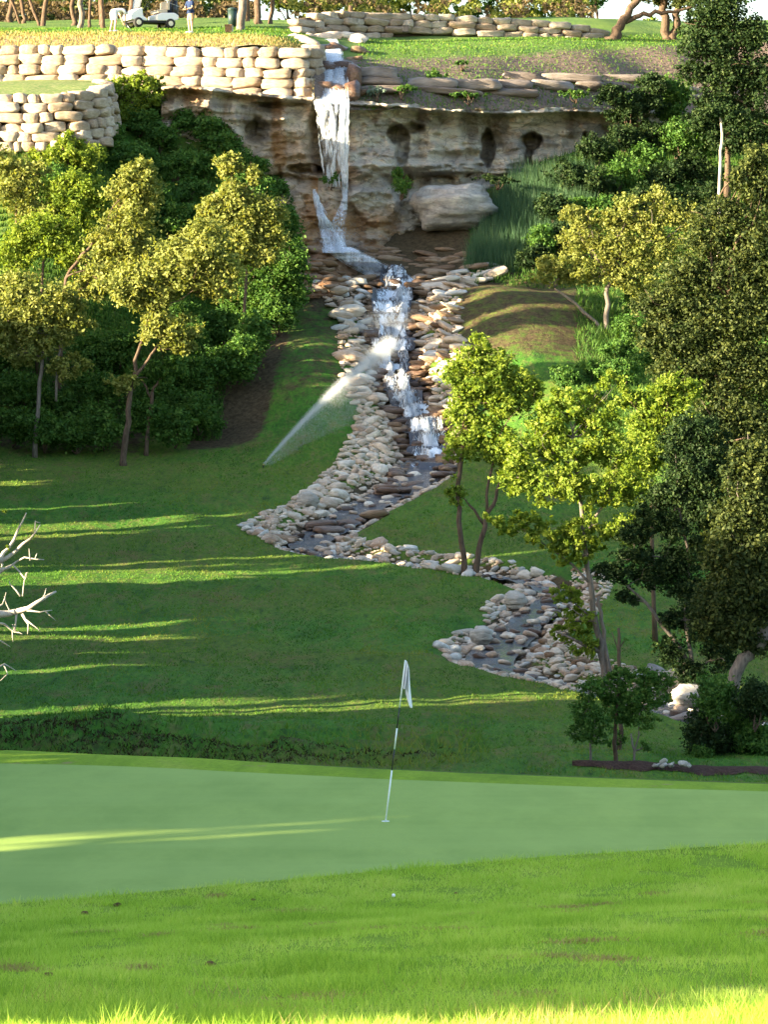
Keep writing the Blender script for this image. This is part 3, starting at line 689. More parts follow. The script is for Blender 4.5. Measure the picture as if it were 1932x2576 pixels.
# orange-brown ledges at the waterfall foot
root = thing('fallen_rock_apron', 'orange brown broken ledges at the foot of the waterfall', 'rock ledge', at(870, 640, 154)); o = np.array(root.location)
for i in range(110):
    px, py = r_.uniform(690, 1190), r_.uniform(625, 730)
    if 980 < px < 1040 and py > 680: continue
    d = float(ray([px], [py], base_z, 100)[0]); d = min(d, float(cliff_depth(np.array([px]), np.array([py]))[0])); s = r_.uniform(.3, .75); q = at(px, py, d)
    link('ledge', random.choice(SM['brown_stone']), root, (q[0] - o[0], q[1] - o[1], q[2] - o[2]), (r_.uniform(-.2, .2), r_.uniform(-.2, .2), r_.uniform(-.4, .4)), (s * 1.7, s, s * .4))
# natural ledge below the right lawn
root = thing('rock_ledge', 'grey natural rock ledge below the lawn right of the waterfall', 'rock ledge', at(920, 200, 159.5)); o = np.array(root.location)
for row, (y0, th, off) in enumerate(((188, .55, 2.7), (207, .5, 2.0), (226, .36, 1.3))):
    px = 905.
    while px < 1700:
        L = r_.uniform(.9, 3.2); wpx = L * 50
        if r_.rand() < (.95 if row < 2 else .6):
            pxc = px + wpx / 2; d = float(lipd(pxc)) + off; yy = y0 + (pxc - 905) * .022 + r_.uniform(-3, 3); q = at(pxc, yy, d)
            link('slab', random.choice(SM['grey_stone']), root, (q[0] - o[0], q[1] - o[1], q[2] - o[2]), (r_.uniform(-.08, .08), r_.uniform(-.06, .06), r_.uniform(-.15, .15) + .2), (L * 1.1, r_.uniform(1.0, 1.4), th * r_.uniform(.7, 1.2)))
        px += wpx + r_.uniform(2, 14) * (1 + row)
# big boulder, boulders at the source
def big_rock(name, label, c, r, mat, seed, flat=1, cat='boulder', rz=0):
    r2 = np.random.RandomState(seed); b = MB().ball((0, 0, 0), 1, 36, 24); v = b.v[0]
    n = 1 + .26 * fbm(v[:, 0] * 1.7 + seed, v[:, 2] * 1.7 + v[:, 1], 4, seed) - .10 * smooth(.1, -.1, v[:, 2] + .25) * smooth(-.75, -.5, v[:, 2]) + .10 * noise(v[:, 0] + 4, v[:, 2] * 7, seed + 4) * 1.8 + .09 * fbm(v[:, 1] * 6, v[:, 2] * 8, 3, seed + 9)
    v = np.sign(v) * np.abs(v) ** .9; v = v * n[:, None]; b.v[0] = v * np.array(r)
    return tag(b.build(name, mat, None, True, c, (0, 0, rz)), label, cat)
def graymat():
    b = NB('boulder_limestone'); n = b.noise(b.coord((1, 1, 3)), 1.5, 8, .7); n2 = b.noise(b.coord(), 5, 7, .7)
    c = b.ramp(n, [(.35, (.22, .20, .19)), (.52, (.37, .34, .31)), (.7, (.56, .51, .44))]); c = b.mix(b.ramp(n2, [(.5, .0), (.7, .5)]), c, (.2, .18, .17))
    return b.pbr(c, .9, b.bump(b.math('ADD', n, n2), .9, .12), 0, .15)
M['boulder'] = graymat()
big_rock('boulder', 'huge rounded grey boulder at the cliff foot right of the waterfall', at(1135, 522, 156.6), (1.8, 1.4, 1.08), M['boulder'], 3)
M['pale_rock'] = stone_mat('pale_creek_boulder', (.36, .32, .28), (.42, .38, .33), (.48, .44, .39))
for i, (px, py, d, r, lab) in enumerate(((1705, 1712, 82.5, (.52, .4, .26), 'large flat white boulder above the creek near the dark juniper'), (1735, 1750, 80.3, (.42, .35, .24), 'rounded grey white boulder just below the flat white boulder'),
                                  (1212, 1600, 93.5, (.3, .3, .26), 'rounded cream boulder at the outer edge of the lower bend'), (1295, 1512, 101, (.33, .3, .28), 'tallest pale boulder on the left bank of the lower bend'),
                                  (775, 1260, 121.5, (.36, .3, .3), 'round tan boulder on the left bank below the cascade'), (1565, 378, 163.0, (1.1, .8, .28), 'long pale rock slab lying among the shrubs below the dark evergreen'))):
    q = at(px, py, d); big_rock('boulder', lab, q, r, M['pale_rock'], 20 + i)
for i, (px, py, r) in enumerate(((745, 92, .42), (770, 105, .5), (795, 92, .45), (770, 128, .5), (790, 145, .35), (865, 95, .5), (890, 105, .55), (905, 130, .42), (885, 150, .4), (893, 175, .38), (900, 205, .4), (905, 232, .36), (830, 96, .7), (760, 150, .4))):
    if i == 0:
        root = thing('source_rocks', 'pile of pale and brown rocks framing the top of the waterfall', 'rocks', at(830, 100, 165)); o = np.array(root.location)
    d = float(ray([px], [py], terr_z, 154.5, 172)[0]); q = at(px, py, d)
    for j in range(3):
        s = r * r_.uniform(.7, 1.2)
        link('rock', random.choice(SM['bank_stone' if px < 880 or py < 110 else 'brown_stone']), root, (q[0] - o[0] + r_.uniform(-.3, .3), q[1] - o[1] + r_.uniform(-.3, .3), q[2] - o[2] + r_.uniform(-.15, .1)), (r_.uniform(-.3, .3), r_.uniform(-.3, .3), r_.uniform(-1, 1)), (s * 1.9, s * 1.2, s * .8))

# ------------------------------------------------------------------ water
def water_mat(name, foam_lo, foam_hi):
    b = NB(name); p = b.pos(); n = b.noise(b.pos((1, 1, .6)), 9, 5, .7, .6); fw = b.attr('foam')
    w = b.math('ADD', b.math('MULTIPLY', b.math('SUBTRACT', n, .5), 1.9), fw)
    rp = b.noise(b.pos((1, 2, 1)), 5, 4, .6)
    col = b.mix(b.ramp(w, [(foam_lo, .0), (foam_hi, 1.)]), (.055, .05, .055), (.80, .84, .90))
    rg = b.ramp(w, [(foam_lo, .12), (foam_hi, .6)])
    m = b.pbr(col, .15, b.bump(b.math('ADD', rp, n), .6, .06), 0, .6); pr = [x for x in b.t.nodes if x.type == 'BSDF_PRINCIPLED'][0]; b.L(rg, pr.inputs['Roughness']); return m
M['creek_water'] = water_mat('creek_water', .45, .75)
def fall_mat():
    b = NB('falling_water'); d = b.n('BsdfDiffuse'); d.inputs[0].default_value = (.82, .86, .92, 1); t = b.n('BsdfTranslucent'); t.inputs[0].default_value = (.8, .85, .92, 1)
    g = b.n('BsdfGlossy'); g.inputs['Roughness'].default_value = .25
    m = b.n('MixShader'); m.inputs[0].default_value = .4; b.L(d.outputs[0], m.inputs[1]); b.L(t.outputs[0], m.inputs[2])
    m2 = b.n('MixShader'); m2.inputs[0].default_value = .2; b.L(m.outputs[0], m2.inputs[1]); b.L(g.outputs[0], m2.inputs[2]); b.L(m2.outputs[0], b.out.inputs[0]); return b.m
M['fall'] = fall_mat()
def spray_mat(name, alpha):
    b = NB(name); d = b.n('BsdfDiffuse'); d.inputs[0].default_value = (.85, .88, .92, 1); t = b.n('BsdfTranslucent'); t.inputs[0].default_value = (.85, .88, .92, 1)
    m = b.n('MixShader'); b.L(d.outputs[0], m.inputs[1]); b.L(t.outputs[0], m.inputs[2]); tr = b.n('BsdfTransparent'); m2 = b.n('MixShader'); m2.inputs[0].default_value = alpha
    b.L(tr.outputs[0], m2.inputs[1]); b.L(m.outputs[0], m2.inputs[2]); b.L(m2.outputs[0], b.out.inputs[0]); return b.m
M['mist'] = spray_mat('water_spray', .42)

# stepped sheet following the creek
n = len(CPs); tg = np.gradient(CPs, axis=0); tg /= np.linalg.norm(tg, axis=1, keepdims=True); nm = np.stack([-tg[:, 1], tg[:, 0]], 1)
zc = base_z(CPs[:, 0], CPs[:, 1]); zc = np.minimum.accumulate(zc + 0) - .23
casc = CPs[:, 1] > 131
zs = zc.copy(); step = .52
q0 = (zc[0] - zc) / step
def zsurf(ii, lat):
    q = np.interp(ii, np.arange(n), q0); q = q + .40 * np.sin(q * 1.9) + 1.3 * noise(lat * 1.7 + 3, q * .45, 93) + .5 * noise(lat * 5, q * .9, 94)
    fr = q - np.floor(q); z = zc[0] - (np.floor(q) + smooth(.55, .98, fr)) * step + .10
    return z, fr
K = 17; lat = np.linspace(-1, 1, K); II = np.repeat(np.arange(n)[:, None], K, 1); LL = np.repeat(lat[None], n, 0)
z2, fr2 = zsurf(II, LL); zs = np.where(casc[:, None], z2, zc[:, None])
steep = np.where(casc[:, None], smooth(.42, .7, fr2) * .5 + .04, 0) + (.12 * smooth(.02, .08, np.abs(np.gradient(zc))))[:, None]
steep += np.where((CPs[:, 1] > 118) & ~casc, .22, .05)[:, None]
wv = 1 + np.where(casc, .55, .15) * fbm(np.arange(n) / 6., np.zeros(n), 3, 99)
XX = CPs[:, None, 0] + nm[:, None, 0] * lat * (CWs * wv)[:, None] * .98; YY = CPs[:, None, 1] + nm[:, None, 1] * lat * (CWs * wv)[:, None] * .98
ZZ = zs + .07 * fbm(XX * 2.5, YY * 2.5, 3, 90) + .05 * noise(XX * 1.2, YY * 3, 91)
edge = 1 - smooth(.75, 1.0, np.abs(lat))[None] * .5
idx = np.arange(n * K).reshape(n, K); fc = np.stack([idx[:-1, :-1], idx[1:, :-1], idx[1:, 1:], idx[:-1, 1:]], -1).reshape(-1, 4)
me = mat_mesh('creek_water', np.stack([XX, YY, ZZ], -1).reshape(-1, 3), fc, M['creek_water'], True, {'foam': ('POINT', (steep * edge + .25 * fbm(XX, YY, 2, 95) + np.where(casc[:, None], .75, .1) * noise(LL * 3.3, II / 5., 96) - np.where(casc[:, None], .5, .0) * np.clip(np.abs(LL - .35 * np.sin(II / 11.)) - .45, 0, 1)).ravel())})
tag(link('creek_water', me), kind='structure')

def strands(name, paths, rad, mat, sides=4):
    """paths: (n,k,3) array -> one mesh of thin tapered strands"""
    Pn, k, _ = paths.shape; a = np.arange(sides) * 2 * math.pi / sides
    R = rad[:, None] * np.sin(np.linspace(.25, math.pi - .12, k))[None]
    off = np.stack([np.cos(a), np.sin(a), 0 * a], -1)
    Vv = paths[:, :, None, :] + R[:, :, None, None] * off[None, None]
    idx = np.arange(Pn * k * sides).reshape(Pn, k, sides); nx = np.roll(idx, -1, 2)
    fc = np.stack([idx[:, :-1], nx[:, :-1], nx[:, 1:], idx[:, 1:]], -1).reshape(-1, 4)
    return mat_mesh(name, Vv.reshape(-1, 3), fc, mat, True)
def fall(name, l0, r0, l1, r1, y0, y1, d0, d1, n, ln, rad, seed, skew=None, cut=-.12):
    """n strands from row y0 (pixel l0..r0) to y1 (l1..r1); each covers ln of the drop"""
    n = int(n * 1.5); rad *= .42; ln *= .8; r_ = np.random.RandomState(seed); k = 6; u = r_.rand(n)
    if skew == 'r': u = 1 - r_.rand(n) ** 1.9
    cl = r_.rand(14); pick = cl[r_.randint(0, 14, n)]; u = np.where(r_.rand(n) < .45, np.clip(pick + r_.normal(size=n) * .025, 0, 1), u)
    t0 = r_.uniform(-.05, 1, n) ; t1 = t0 + ln * r_.uniform(.4, 1.3, n); t0 = np.clip(t0, 0, 1); t1 = np.clip(t1, 0, 1.0); T_ = t0[:, None] + (t1 - t0)[:, None] * np.linspace(0, 1, k)
    pxl = l0 + (l1 - l0) * T_; pxr = r0 + (r1 - r0) * T_; px = pxl + (pxr - pxl) * u[:, None] + r_.normal(size=(n, k)) * 1.1 + r_.normal(size=(n, 1)) * 1.5
    py = y0 + (y1 - y0) * T_; d = d0 + (d1 - d0) * T_ ** .6 + r_.uniform(-.15, .15, (n, 1))
    kp = noise(px[:, 0] / 7., py[:, 0] / 22., seed + 60) + .6 * noise(px[:, 0] / 3., py[:, 0] / 10., seed + 61) > cut; px, py, d = px[kp], py[kp], d[kp]; n = len(px)
    return strands(name, A3(px, py, d), r_.uniform(.5, 1.5, n) * rad, M['fall'])
wf = thing('waterfall', 'white waterfall dropping over the cliff lip between the walls', 'waterfall', at(830, 245, 155.6)); wf['kind'] = 'structure'
def wpart(name, me):
    o = link(name, me, wf); o.location = -Vector(wf.location); return o
_py = np.arange(96, 262, 3.); _dt = ray(0 * _py + 832, _py, terr_z, 154.5, 172) - .22
_dt = np.minimum(_dt, 155.6 + (256 - _py) * .075); _dt = np.convolve(np.r_[[_dt[0]] * 3, _dt, [_dt[-1]] * 3], np.ones(7) / 7, 'valid')
cdm = lambda y0, l, r: float(cliff_depth(np.linspace(l, r, 9), np.full(9, float(y0))).min())
def rowd(py, l, r):
    if py < 252: return float(np.interp(py, _py, _dt))
    if py < 470: return min(155.35, cdm(260, 800, 870) - .2)
    return cdm(py, l, r) - .18
def veil_mat():
    b = NB('water_veil'); a = b.attr('dens'); n1 = b.noise(b.pos((14, 14, 1.3)), 1, 4, .6, .3); n2 = b.noise(b.pos((30, 30, 6)), 1, 4, .65)
    v = b.math('ADD', a, b.math('ADD', b.math('MULTIPLY', b.math('SUBTRACT', n1, .5), 2.6), b.math('MULTIPLY', b.math('SUBTRACT', n2, .5), 1.5)))
    al = b.ramp(v, [(.22, .0), (1.05, .92)])
    d = b.n('BsdfDiffuse'); d.inputs[0].default_value = (.84, .87, .93, 1); t = b.n('BsdfTranslucent'); t.inputs[0].default_value = (.84, .87, .93, 1)
    m = b.n('MixShader'); m.inputs[0].default_value = .35; b.L(d.outputs[0], m.inputs[1]); b.L(t.outputs[0], m.inputs[2]); tr = b.n('BsdfTransparent')
    m2 = b.n('MixShader'); b.L(al, m2.inputs[0]); b.L(tr.outputs[0], m2.inputs[1]); b.L(m.outputs[0], m2.inputs[2]); b.L(m2.outputs[0], b.out.inputs[0]); return b.m
M['veil'] = veil_mat()
def veil(name, rows, seed, layer=2, sub=14, K=26):
    """rows: (py, left, right, density); one or more wavy sheets one behind the other"""
    R = np.array(rows, float); t = np.linspace(0, len(R) - 1, sub * (len(R) - 1) + 1); ii = np.arange(len(R)); py = np.interp(t, ii, R[:, 0]); l = np.interp(t, ii, R[:, 1]); r = np.interp(t, ii, R[:, 2]); dn = np.interp(t, ii, R[:, 3])
    dd = np.array([rowd(a, b_, c_) for a, b_, c_ in zip(py, l, r)]); kk = np.ones(5) / 5; dd = np.convolve(np.r_[[dd[0]] * 2, dd, [dd[-1]] * 2], kk, 'valid'); VV, FF, AA = [], [], []
    for q in range(layer):
        u = np.linspace(0, 1, K)[None]; l2 = l + 5 * fbm(py / 18., py * 0 + q, 3, seed + q) ; r2 = r + 5 * fbm(py / 16., py * 0 + q + 5, 3, seed + q)
        PX = l2[:, None] + (r2 - l2)[:, None] * u; PY = py[:, None] + 0 * u; D = dd[:, None] - .12 * q + .10 * fbm(PX / 8., PY / 30., 3, seed + 9 + q) - .12 * np.sin(math.pi * u)
        ed = smooth(0, .16, u) * smooth(0, .16, 1 - u); nrow = len(py); idx = np.arange(nrow * K).reshape(nrow, K) + q * nrow * K
        VV.append(A3(PX, PY, D).reshape(-1, 3)); FF.append(np.stack([idx[:-1, :-1], idx[1:, :-1], idx[1:, 1:], idx[:-1, 1:]], -1).reshape(-1, 4))
        AA.append((dn[:, None] * 1.0 - .75 * (1 - ed) + .8 * noise(PX / 10. + q * 7, PY / 60., seed + 20)).ravel())
    return mat_mesh(name, np.concatenate(VV), np.concatenate(FF), M['veil'], True, {'dens': ('POINT', np.concatenate(AA))})
VR = dict(top_stream=[(98, 812, 848, .9), (125, 806, 858, .8), (150, 794, 868, .9), (162, 790, 870, .5)], upper_fall=[(152, 780, 872, .55), (185, 780, 876, .75), (215, 780, 877, .8), (262, 790, 878, .85)],
          main_fall=[(250, 788, 879, .85), (280, 794, 878, .5), (320, 798, 877, .38), (370, 803, 876, .32), (420, 810, 876, .2), (470, 822, 875, -.1)], thin_fall=[(252, 852, 880, .7), (400, 856, 876, .7), (470, 860, 874, .75), (528, 862, 873, .55)],
          lower_fall=[(476, 784, 795, .2), (505, 789, 806, .62), (540, 796, 822, .6), (575, 803, 846, .5), (605, 808, 866, .62), (636, 812, 878, .9)], lower_fall_right=[(500, 860, 873, .5), (530, 846, 875, .38), (570, 824, 876, .25), (636, 820, 880, .55)],
          sloping_stream=[(622, 812, 884, .95), (645, 838, 935, .7), (670, 876, 985, .55), (700, 935, 1016, .6)], small_cascade=[(668, 915, 1000, .35), (700, 948, 1036, .6), (742, 966, 1042, .9)])
for i, (k_, rows) in enumerate(VR.items()):
    wpart(k_, veil(k_, rows, 100 + 10 * i))
def vstrands(name, rows, n, ln, rad, seed):
    R = np.array(rows, float); r_ = np.random.RandomState(seed); k = 5; t0 = r_.uniform(0, .95, n); T_ = np.clip(t0[:, None] + ln * r_.uniform(.4, 1.4, (n, 1)) * np.linspace(0, 1, k), 0, 1) * (len(R) - 1); ii = np.arange(len(R))
    u = np.clip(r_.normal(.5, .27, (n, 1)), .02, .98); l = np.interp(T_, ii, R[:, 1]); r = np.interp(T_, ii, R[:, 2]); px = l + (r - l) * u + r_.normal(size=(n, k)) * .9; py = np.interp(T_, ii, R[:, 0])
    tab = np.linspace(R[0, 0], R[-1, 0], 40); dt = np.array([rowd(a, np.interp(a, R[:, 0], R[:, 1]), np.interp(a, R[:, 0], R[:, 2])) for a in tab]); d = np.interp(py, tab, dt) - r_.uniform(.1, .4, (n, 1))
    kp = noise(px[:, 0] / 6., py[:, 0] / 26., seed) > -.05; return strands(name, A3(px, py, d)[kp], r_.uniform(.5, 1.5, n)[kp] * rad, M['fall'])
SV = [vstrands('loose_water', VR[k_], n_, ln, .009, 200 + i) for i, (k_, n_, ln) in enumerate((('upper_fall', 500, .3), ('main_fall', 1500, .1), ('thin_fall', 350, .1), ('lower_fall', 300, .15), ('sloping_stream', 350, .25), ('small_cascade', 400, .3)))]
for m_ in SV: wpart('loose_water', m_)
# dark wet backing under the top tiers so that water has rock behind it
tg_ = thing('waterfall_steps', 'dark wet rock steps under the top of the waterfall', 'rock ledge', at(830, 200, 160)); o = np.array(tg_.location)
for (px, py, d, sx, sz) in ((800, 172, 161.2, .9, .5), (832, 176, 161.3, .9, .55), (862, 172, 161.2, .8, .5), (815, 125, 164.6, 1., .4), (850, 122, 164.8, .8, .4), (888, 200, 160, .6, 1.0), (800, 225, 159.2, 1.2, .5), (850, 228, 159.2, 1.2, .5), (888, 235, 158.8, .6, .8)):
    d = rowd(py, 0, 0) + .45; q = at(px, py, d); link('step', random.choice(SM['wet_stone']), tg_, (q[0] - o[0], q[1] - o[1], q[2] - o[2]), (0, 0, r_.uniform(-.2, .2)), (sx * 1.3, 1.3, sz * 1.5))
# white strands tumbling down the cascade
def cascade_strands():
    r_ = np.random.RandomState(77); n = 8000; k = 5; ks = r_.uniform(2, np.where(casc)[0].max() - 6, n); lat = r_.normal(size=n) * .36 + .35 * np.sin(ks / 11.) ; lat = np.clip(lat, -.9, .9)
    _, fr_k = zsurf(ks, lat); keep = r_.rand(n) < np.where(fr_k > .42, 1, .12) * np.clip(.55 + 2.6 * (noise(ks / 7., lat * 2.6, 97) + .5 * noise(ks / 2., lat * 9, 98)), 0, 1); ks, lat = ks[keep], lat[keep]; n = len(ks)
    L = r_.uniform(.6, 2.2, n); KK = ks[:, None] + L[:, None] * np.linspace(0, 1, k); KK = np.clip(KK, 0, len(CPs) - 1)
    ii = np.arange(len(CPs)); f = lambda a: np.interp(KK, ii, a)
    w = f(CWs); X = f(CPs[:, 0]) + f(nm[:, 0]) * lat[:, None] * w; Y = f(CPs[:, 1]) + f(nm[:, 1]) * lat[:, None] * w
    X += r_.normal(size=X.shape) * .03; Z = zsurf(KK, lat[:, None] + 0 * KK)[0] + .02 + np.abs(r_.normal(size=(n, 1))) * .05
    return strands('white_water', np.stack([X, Y, Z], -1), r_.uniform(.004, .012, n), M['fall'])
tag(link('white_water', cascade_strands()), 'broken white water tumbling down the stepped cascade', 'white water', kind='stuff')
def droplets(name, pts, size, mat):
    n = len(pts); tet = np.array([(1, 1, 1), (1, -1, -1), (-1, 1, -1), (-1, -1, 1)]) * .6
    v = pts[:, None] + tet[None] * size[:, None, None]; b = np.arange(n) * 4
    fc = np.concatenate([np.stack([b + i, b + j, b + k], 1) for i, j, k in ((0, 1, 2), (0, 3, 1), (0, 2, 3), (1, 3, 2))])
    return mat_mesh(name, v.reshape(-1, 3), fc, mat)
spr = thing('sprinkler', 'lawn sprinkler throwing a long fan of white water across the creek bank', 'sprinkler', at(662, 1166, 130.3)); so = np.array(spr.location)
spr.location.z = float(ground_z(so[0], so[1])); so = np.array(spr.location)
MB().tube([(0, 0, -.05), (0, 0, .09)], .03, 10).build('sprinkler_body', plain('black_plastic', (.02, .02, .02), .4), spr)
MB().tube([(0, 0, .09), (0, 0, .13)], .022, 10).tube([(0, 0, .115), (.05, .01, .14)], .01, 8).build('nozzle', plain('brass', (.4, .3, .1), .3, .8), spr)
N_ = 110000; r_ = np.random.RandomState(9); t = r_.rand(N_) ** .62; end = np.array(at(985, 858, 139)) - so; e0 = np.array([0, 0, .12])
core = e0[None] + (end - e0)[None] * t[:, None]; core[:, 2] += .9 * t * (1 - t)
core_m = r_.rand(N_) < .5
drop = np.where(core_m, np.abs(r_.normal(size=N_)) * .07 * t, (r_.rand(N_) ** 1.5) * 1.9 * np.sin(np.clip(t * 1.1, 0, 1) * math.pi * .95))
core[:, 2] -= drop; core += r_.normal(size=(N_, 3)) * (.02 + .13 * t[:, None]) * np.where(core_m, 1, 1.2)[:, None]; 
core[:, 0] += drop * .15
tag(link('water_jet', droplets('water_jet', core, r_.uniform(.003, .0085, N_), M['mist']), spr), kind='stuff')
mk = r_.normal(size=(9000, 3)) * np.array([.5, .5, .35]) + np.array(at(975, 820, 145))
tag(link('mist', droplets('mist', mk, r_.uniform(.006, .012, 9000), M['mist'])), 'fine mist drifting over the middle of the cascade', 'mist', kind='stuff')
mk = r_.normal(size=(5000, 3)) * np.array([.6, .4, .3]) + np.array(at(850, 615, 152.2)); 
tag(link('mist', droplets('mist', mk, r_.uniform(.006, .012, 5000), M['mist'])), 'fine spray at the foot of the waterfall', 'mist', kind='stuff')

# ------------------------------------------------------------------ foliage
FINE = .84
def leaves(blobs, n_total, leaf, seed, o=(0, 0, 0), clump=.30, up=.35, inner=.55, kclump=26, tuft=False):
    n_total = int(n_total * FINE ** -1.5); leaf = leaf * FINE; kclump = int(kclump * 1.3); r_ = np.random.RandomState(seed); B = np.array(blobs, float); vol = (B[:, 3] * B[:, 5] + B[:, 3] * B[:, 4]); pr = vol / vol.sum()
    nc = max(6, n_total // kclump); bi = r_.choice(len(B), nc, p=pr); dr = r_.normal(size=(nc, 3)); dr /= np.linalg.norm(dr, axis=1, keepdims=True)
    rr = r_.uniform(inner, 1.06, nc) * (1 + .30 * np.sin(dr[:, 0] * 5 + bi) * np.cos(dr[:, 2] * 4 + seed)); cc = B[bi, :3] + dr * B[bi, 3:6] * rr[:, None]
    cr = clump * np.minimum(B[bi, 3], B[bi, 5]) * r_.uniform(.5, 1.25, nc)
    ci = r_.randint(0, nc, n_total); off = r_.normal(size=(n_total, 3)) * .56 * (1 + .5 * (r_.rand(n_total, 1) < .2)); off[:, 2] *= .85
    c = cc[ci] + off * cr[ci][:, None]
    nn = r_.normal(size=(n_total, 3)); nn /= np.linalg.norm(nn, axis=1, keepdims=True); nn += dr[ci] * .5 + np.array([0, 0, up]); nn /= np.linalg.norm(nn, axis=1, keepdims=True)
    a = np.cross(nn, r_.normal(size=(n_total, 3))); a /= np.linalg.norm(a, axis=1, keepdims=True); b = np.cross(nn, a)
    L = (leaf * r_.uniform(.4, 1.65, n_total))[:, None]; wd = .30
    v = np.stack([c - a * L * .5, c + b * L * wd + a * L * .05, c + a * L * .5, c - b * L * wd + a * L * .05], 1)
    rnd = np.clip(.5 + .22 * (r_.rand(nc)[ci] - .5) * 2 + r_.normal(size=n_total) * .17, 0, 1)
    return (v.reshape(-1, 3) - np.array(o)), np.arange(n_total * 4).reshape(-1, 4), rnd
def crown_mesh(name, mat, *a, **k):
    v, f, r = leaves(*a, **k); return mat_mesh(name, v, f, mat, False, {'rnd': ('FACE', r)})
def pxblob(b, d, seed=0):
    px, py, rx, ry = b[:4]; dd = d + (b[4] if len(b) > 4 else 0); x, y, z = at(px, py, dd); k = dd / F
    return (x, y, z, rx * k, (rx + ry) * .42 * k, ry * k)
def limb(mb, p0, p1, r0, r1, rng, segs=6, wob=.08, n=6):
    p0 = np.array(p0); p1 = np.array(p1); L = np.linalg.norm(p1 - p0); pts = []; rad = []
    w = rng.normal(size=3) * wob * L; w2 = rng.normal(size=3) * wob * L * .5
    for i in range(segs + 1):
        t = i / segs; pts.append(tuple(p0 + (p1 - p0) * t + w * math.sin(math.pi * t) + w2 * math.sin(2 * math.pi * t))); rad.append(r0 + (r1 - r0) * t)
    mb.tube(pts, rad, n)
def tree(name, label, d, base, trunks, blobs, mat, leaf, n, barkm='bark', group=None, seed=1, clump=.30, limbs=True, inner=.55, cat='tree', kclump=26, twigs=0):
    """trunks: lists of (px,py,radius px); blobs: (px,py,rx,ry[,depth offset])"""
    rng = np.random.RandomState(seed); bx, by, bz = at(base[0], base[1], d)
    bz_g = float(ground_z(bx, by)) if by < 157 else float(terr_z(bx, by)); bz_r = bz
    root = thing(name, label, cat, (bx, by, min(bz, bz_g)), 0, group); o = np.array(root.location)
    B = [pxblob(b, d) for b in blobs]; mb = MB(); nodes = []
    for tr in trunks:
        pts = []; rad = []
        for j, q in enumerate(tr):
            x, y, z = at(q[0], q[1], d + (q[3] if len(q) > 3 else 0)); pts.append((x - o[0], y - o[1], z - o[2])); rad.append(q[2] * d / F); nodes.append((pts[-1], rad[-1]))
        if tr is trunks[0] or abs(tr[0][1] - base[1]) < 12: pts[0] = (pts[0][0], pts[0][1], min(pts[0][2], bz_g - o[2]) - .15)
        # subdivide with slight wobble
        P2, R2 = [], []
        for a in range(len(pts) - 1):
            for t in (0, .33, .66):
                w = rng.normal(size=3) * rad[a] * .35 * (t > 0)
                P2.append(tuple(np.array(pts[a]) * (1 - t) + np.array(pts[a + 1]) * t + w)); R2.append(rad[a] * (1 - t) + rad[a + 1] * t)
        P2.append(pts[-1]); R2.append(rad[-1])
        if tr is trunks[0]: R2[0] *= 1.35
        mb.tube(P2, R2, 9)
    if limbs and nodes:
        for b in B:
            c = np.array(b[:3]) - o; cand = [(np.linalg.norm(c - np.array(p)) + (3 if p[2] > c[2] + .2 else 0), p, r) for p, r in nodes[1:]] or [(0, nodes[0][0], nodes[0][1])]
            _, p, r = min(cand, key=lambda q: q[0]); r0 = min(r * .7, .07 * d / 100 * 1.2)
            limb(mb, p, c, r0, r0 * .25, rng)
            for _ in range(3 + twigs):
                e = c + rng.normal(size=3) * np.array(b[3:6]) * .55; limb(mb, c * .6 + np.array(p) * .4, e, r0 * .45, r0 * .1, rng, 5, .1, 5)
    mb.build('trunk', M[barkm], root, True)
    link('crown', crown_mesh('crown', M[mat], B, n, leaf, seed, o, clump, kclump=kclump, inner=inner), root)
    return root
LG = 'sunlit trees on the left hillside'
tree('oak_tree', 'sunlit yellow green oak at the fairway edge with its dark trunk on the grass', 131.5, (310, 1172), [[(310, 1172, 9), (316, 1090, 7.5), (325, 1005, 6.5), (335, 950, 6), (345, 890, 4.5), (372, 810, 3.5), (392, 770, 3)], [(333, 955, 4.5), (372, 905, 3.5), (395, 870, 3)]],
     [(430, 838, 72, 42), (395, 815, 45, 35), (309, 962, 36, 26), (455, 870, 40, 22), (494, 645, 98, 60), (540, 705, 62, 45), (420, 690, 90, 50), (380, 745, 75, 32), (515, 590, 50, 40), (330, 720, 75, 45)], 'leaf_olive', .145, 26000, 'bark', LG, 21)
tree('oak_tree', 'tall pale yellow oak with a leaning dark limb in the middle of the left thicket', 137, (230, 1040), [[(150, 1030, 6), (150, 800, 5), (165, 700, 4.5), (205, 640, 4), (245, 600, 3.5), (270, 575, 2.5)]],
     [(345, 440, 45, 35), (365, 480, 42, 55), (315, 480, 45, 45), (340, 555, 60, 55), (300, 610, 75, 45), (350, 650, 60, 55), (270, 670, 65, 40), (230, 720, 60, 30)], 'leaf_olive', .15, 19000, 'bark', LG, 22)
tree('oak_tree', 'pale yellow oak nearest the waterfall on the left hillside', 141, (610, 860), [[(612, 860, 5), (615, 760, 4), (620, 690, 3.5), (612, 620, 3)]],
     [(575, 415, 30, 30), (640, 440, 22, 28), (590, 490, 45, 35), (535, 525, 34, 32), (600, 560, 62, 42), (668, 540, 42, 45), (680, 590, 36, 40), (600, 620, 70, 40), (650, 640, 50, 30), (610, 520, 50, 40)], 'leaf_olive', .15, 25000, 'bark', LG, 23)
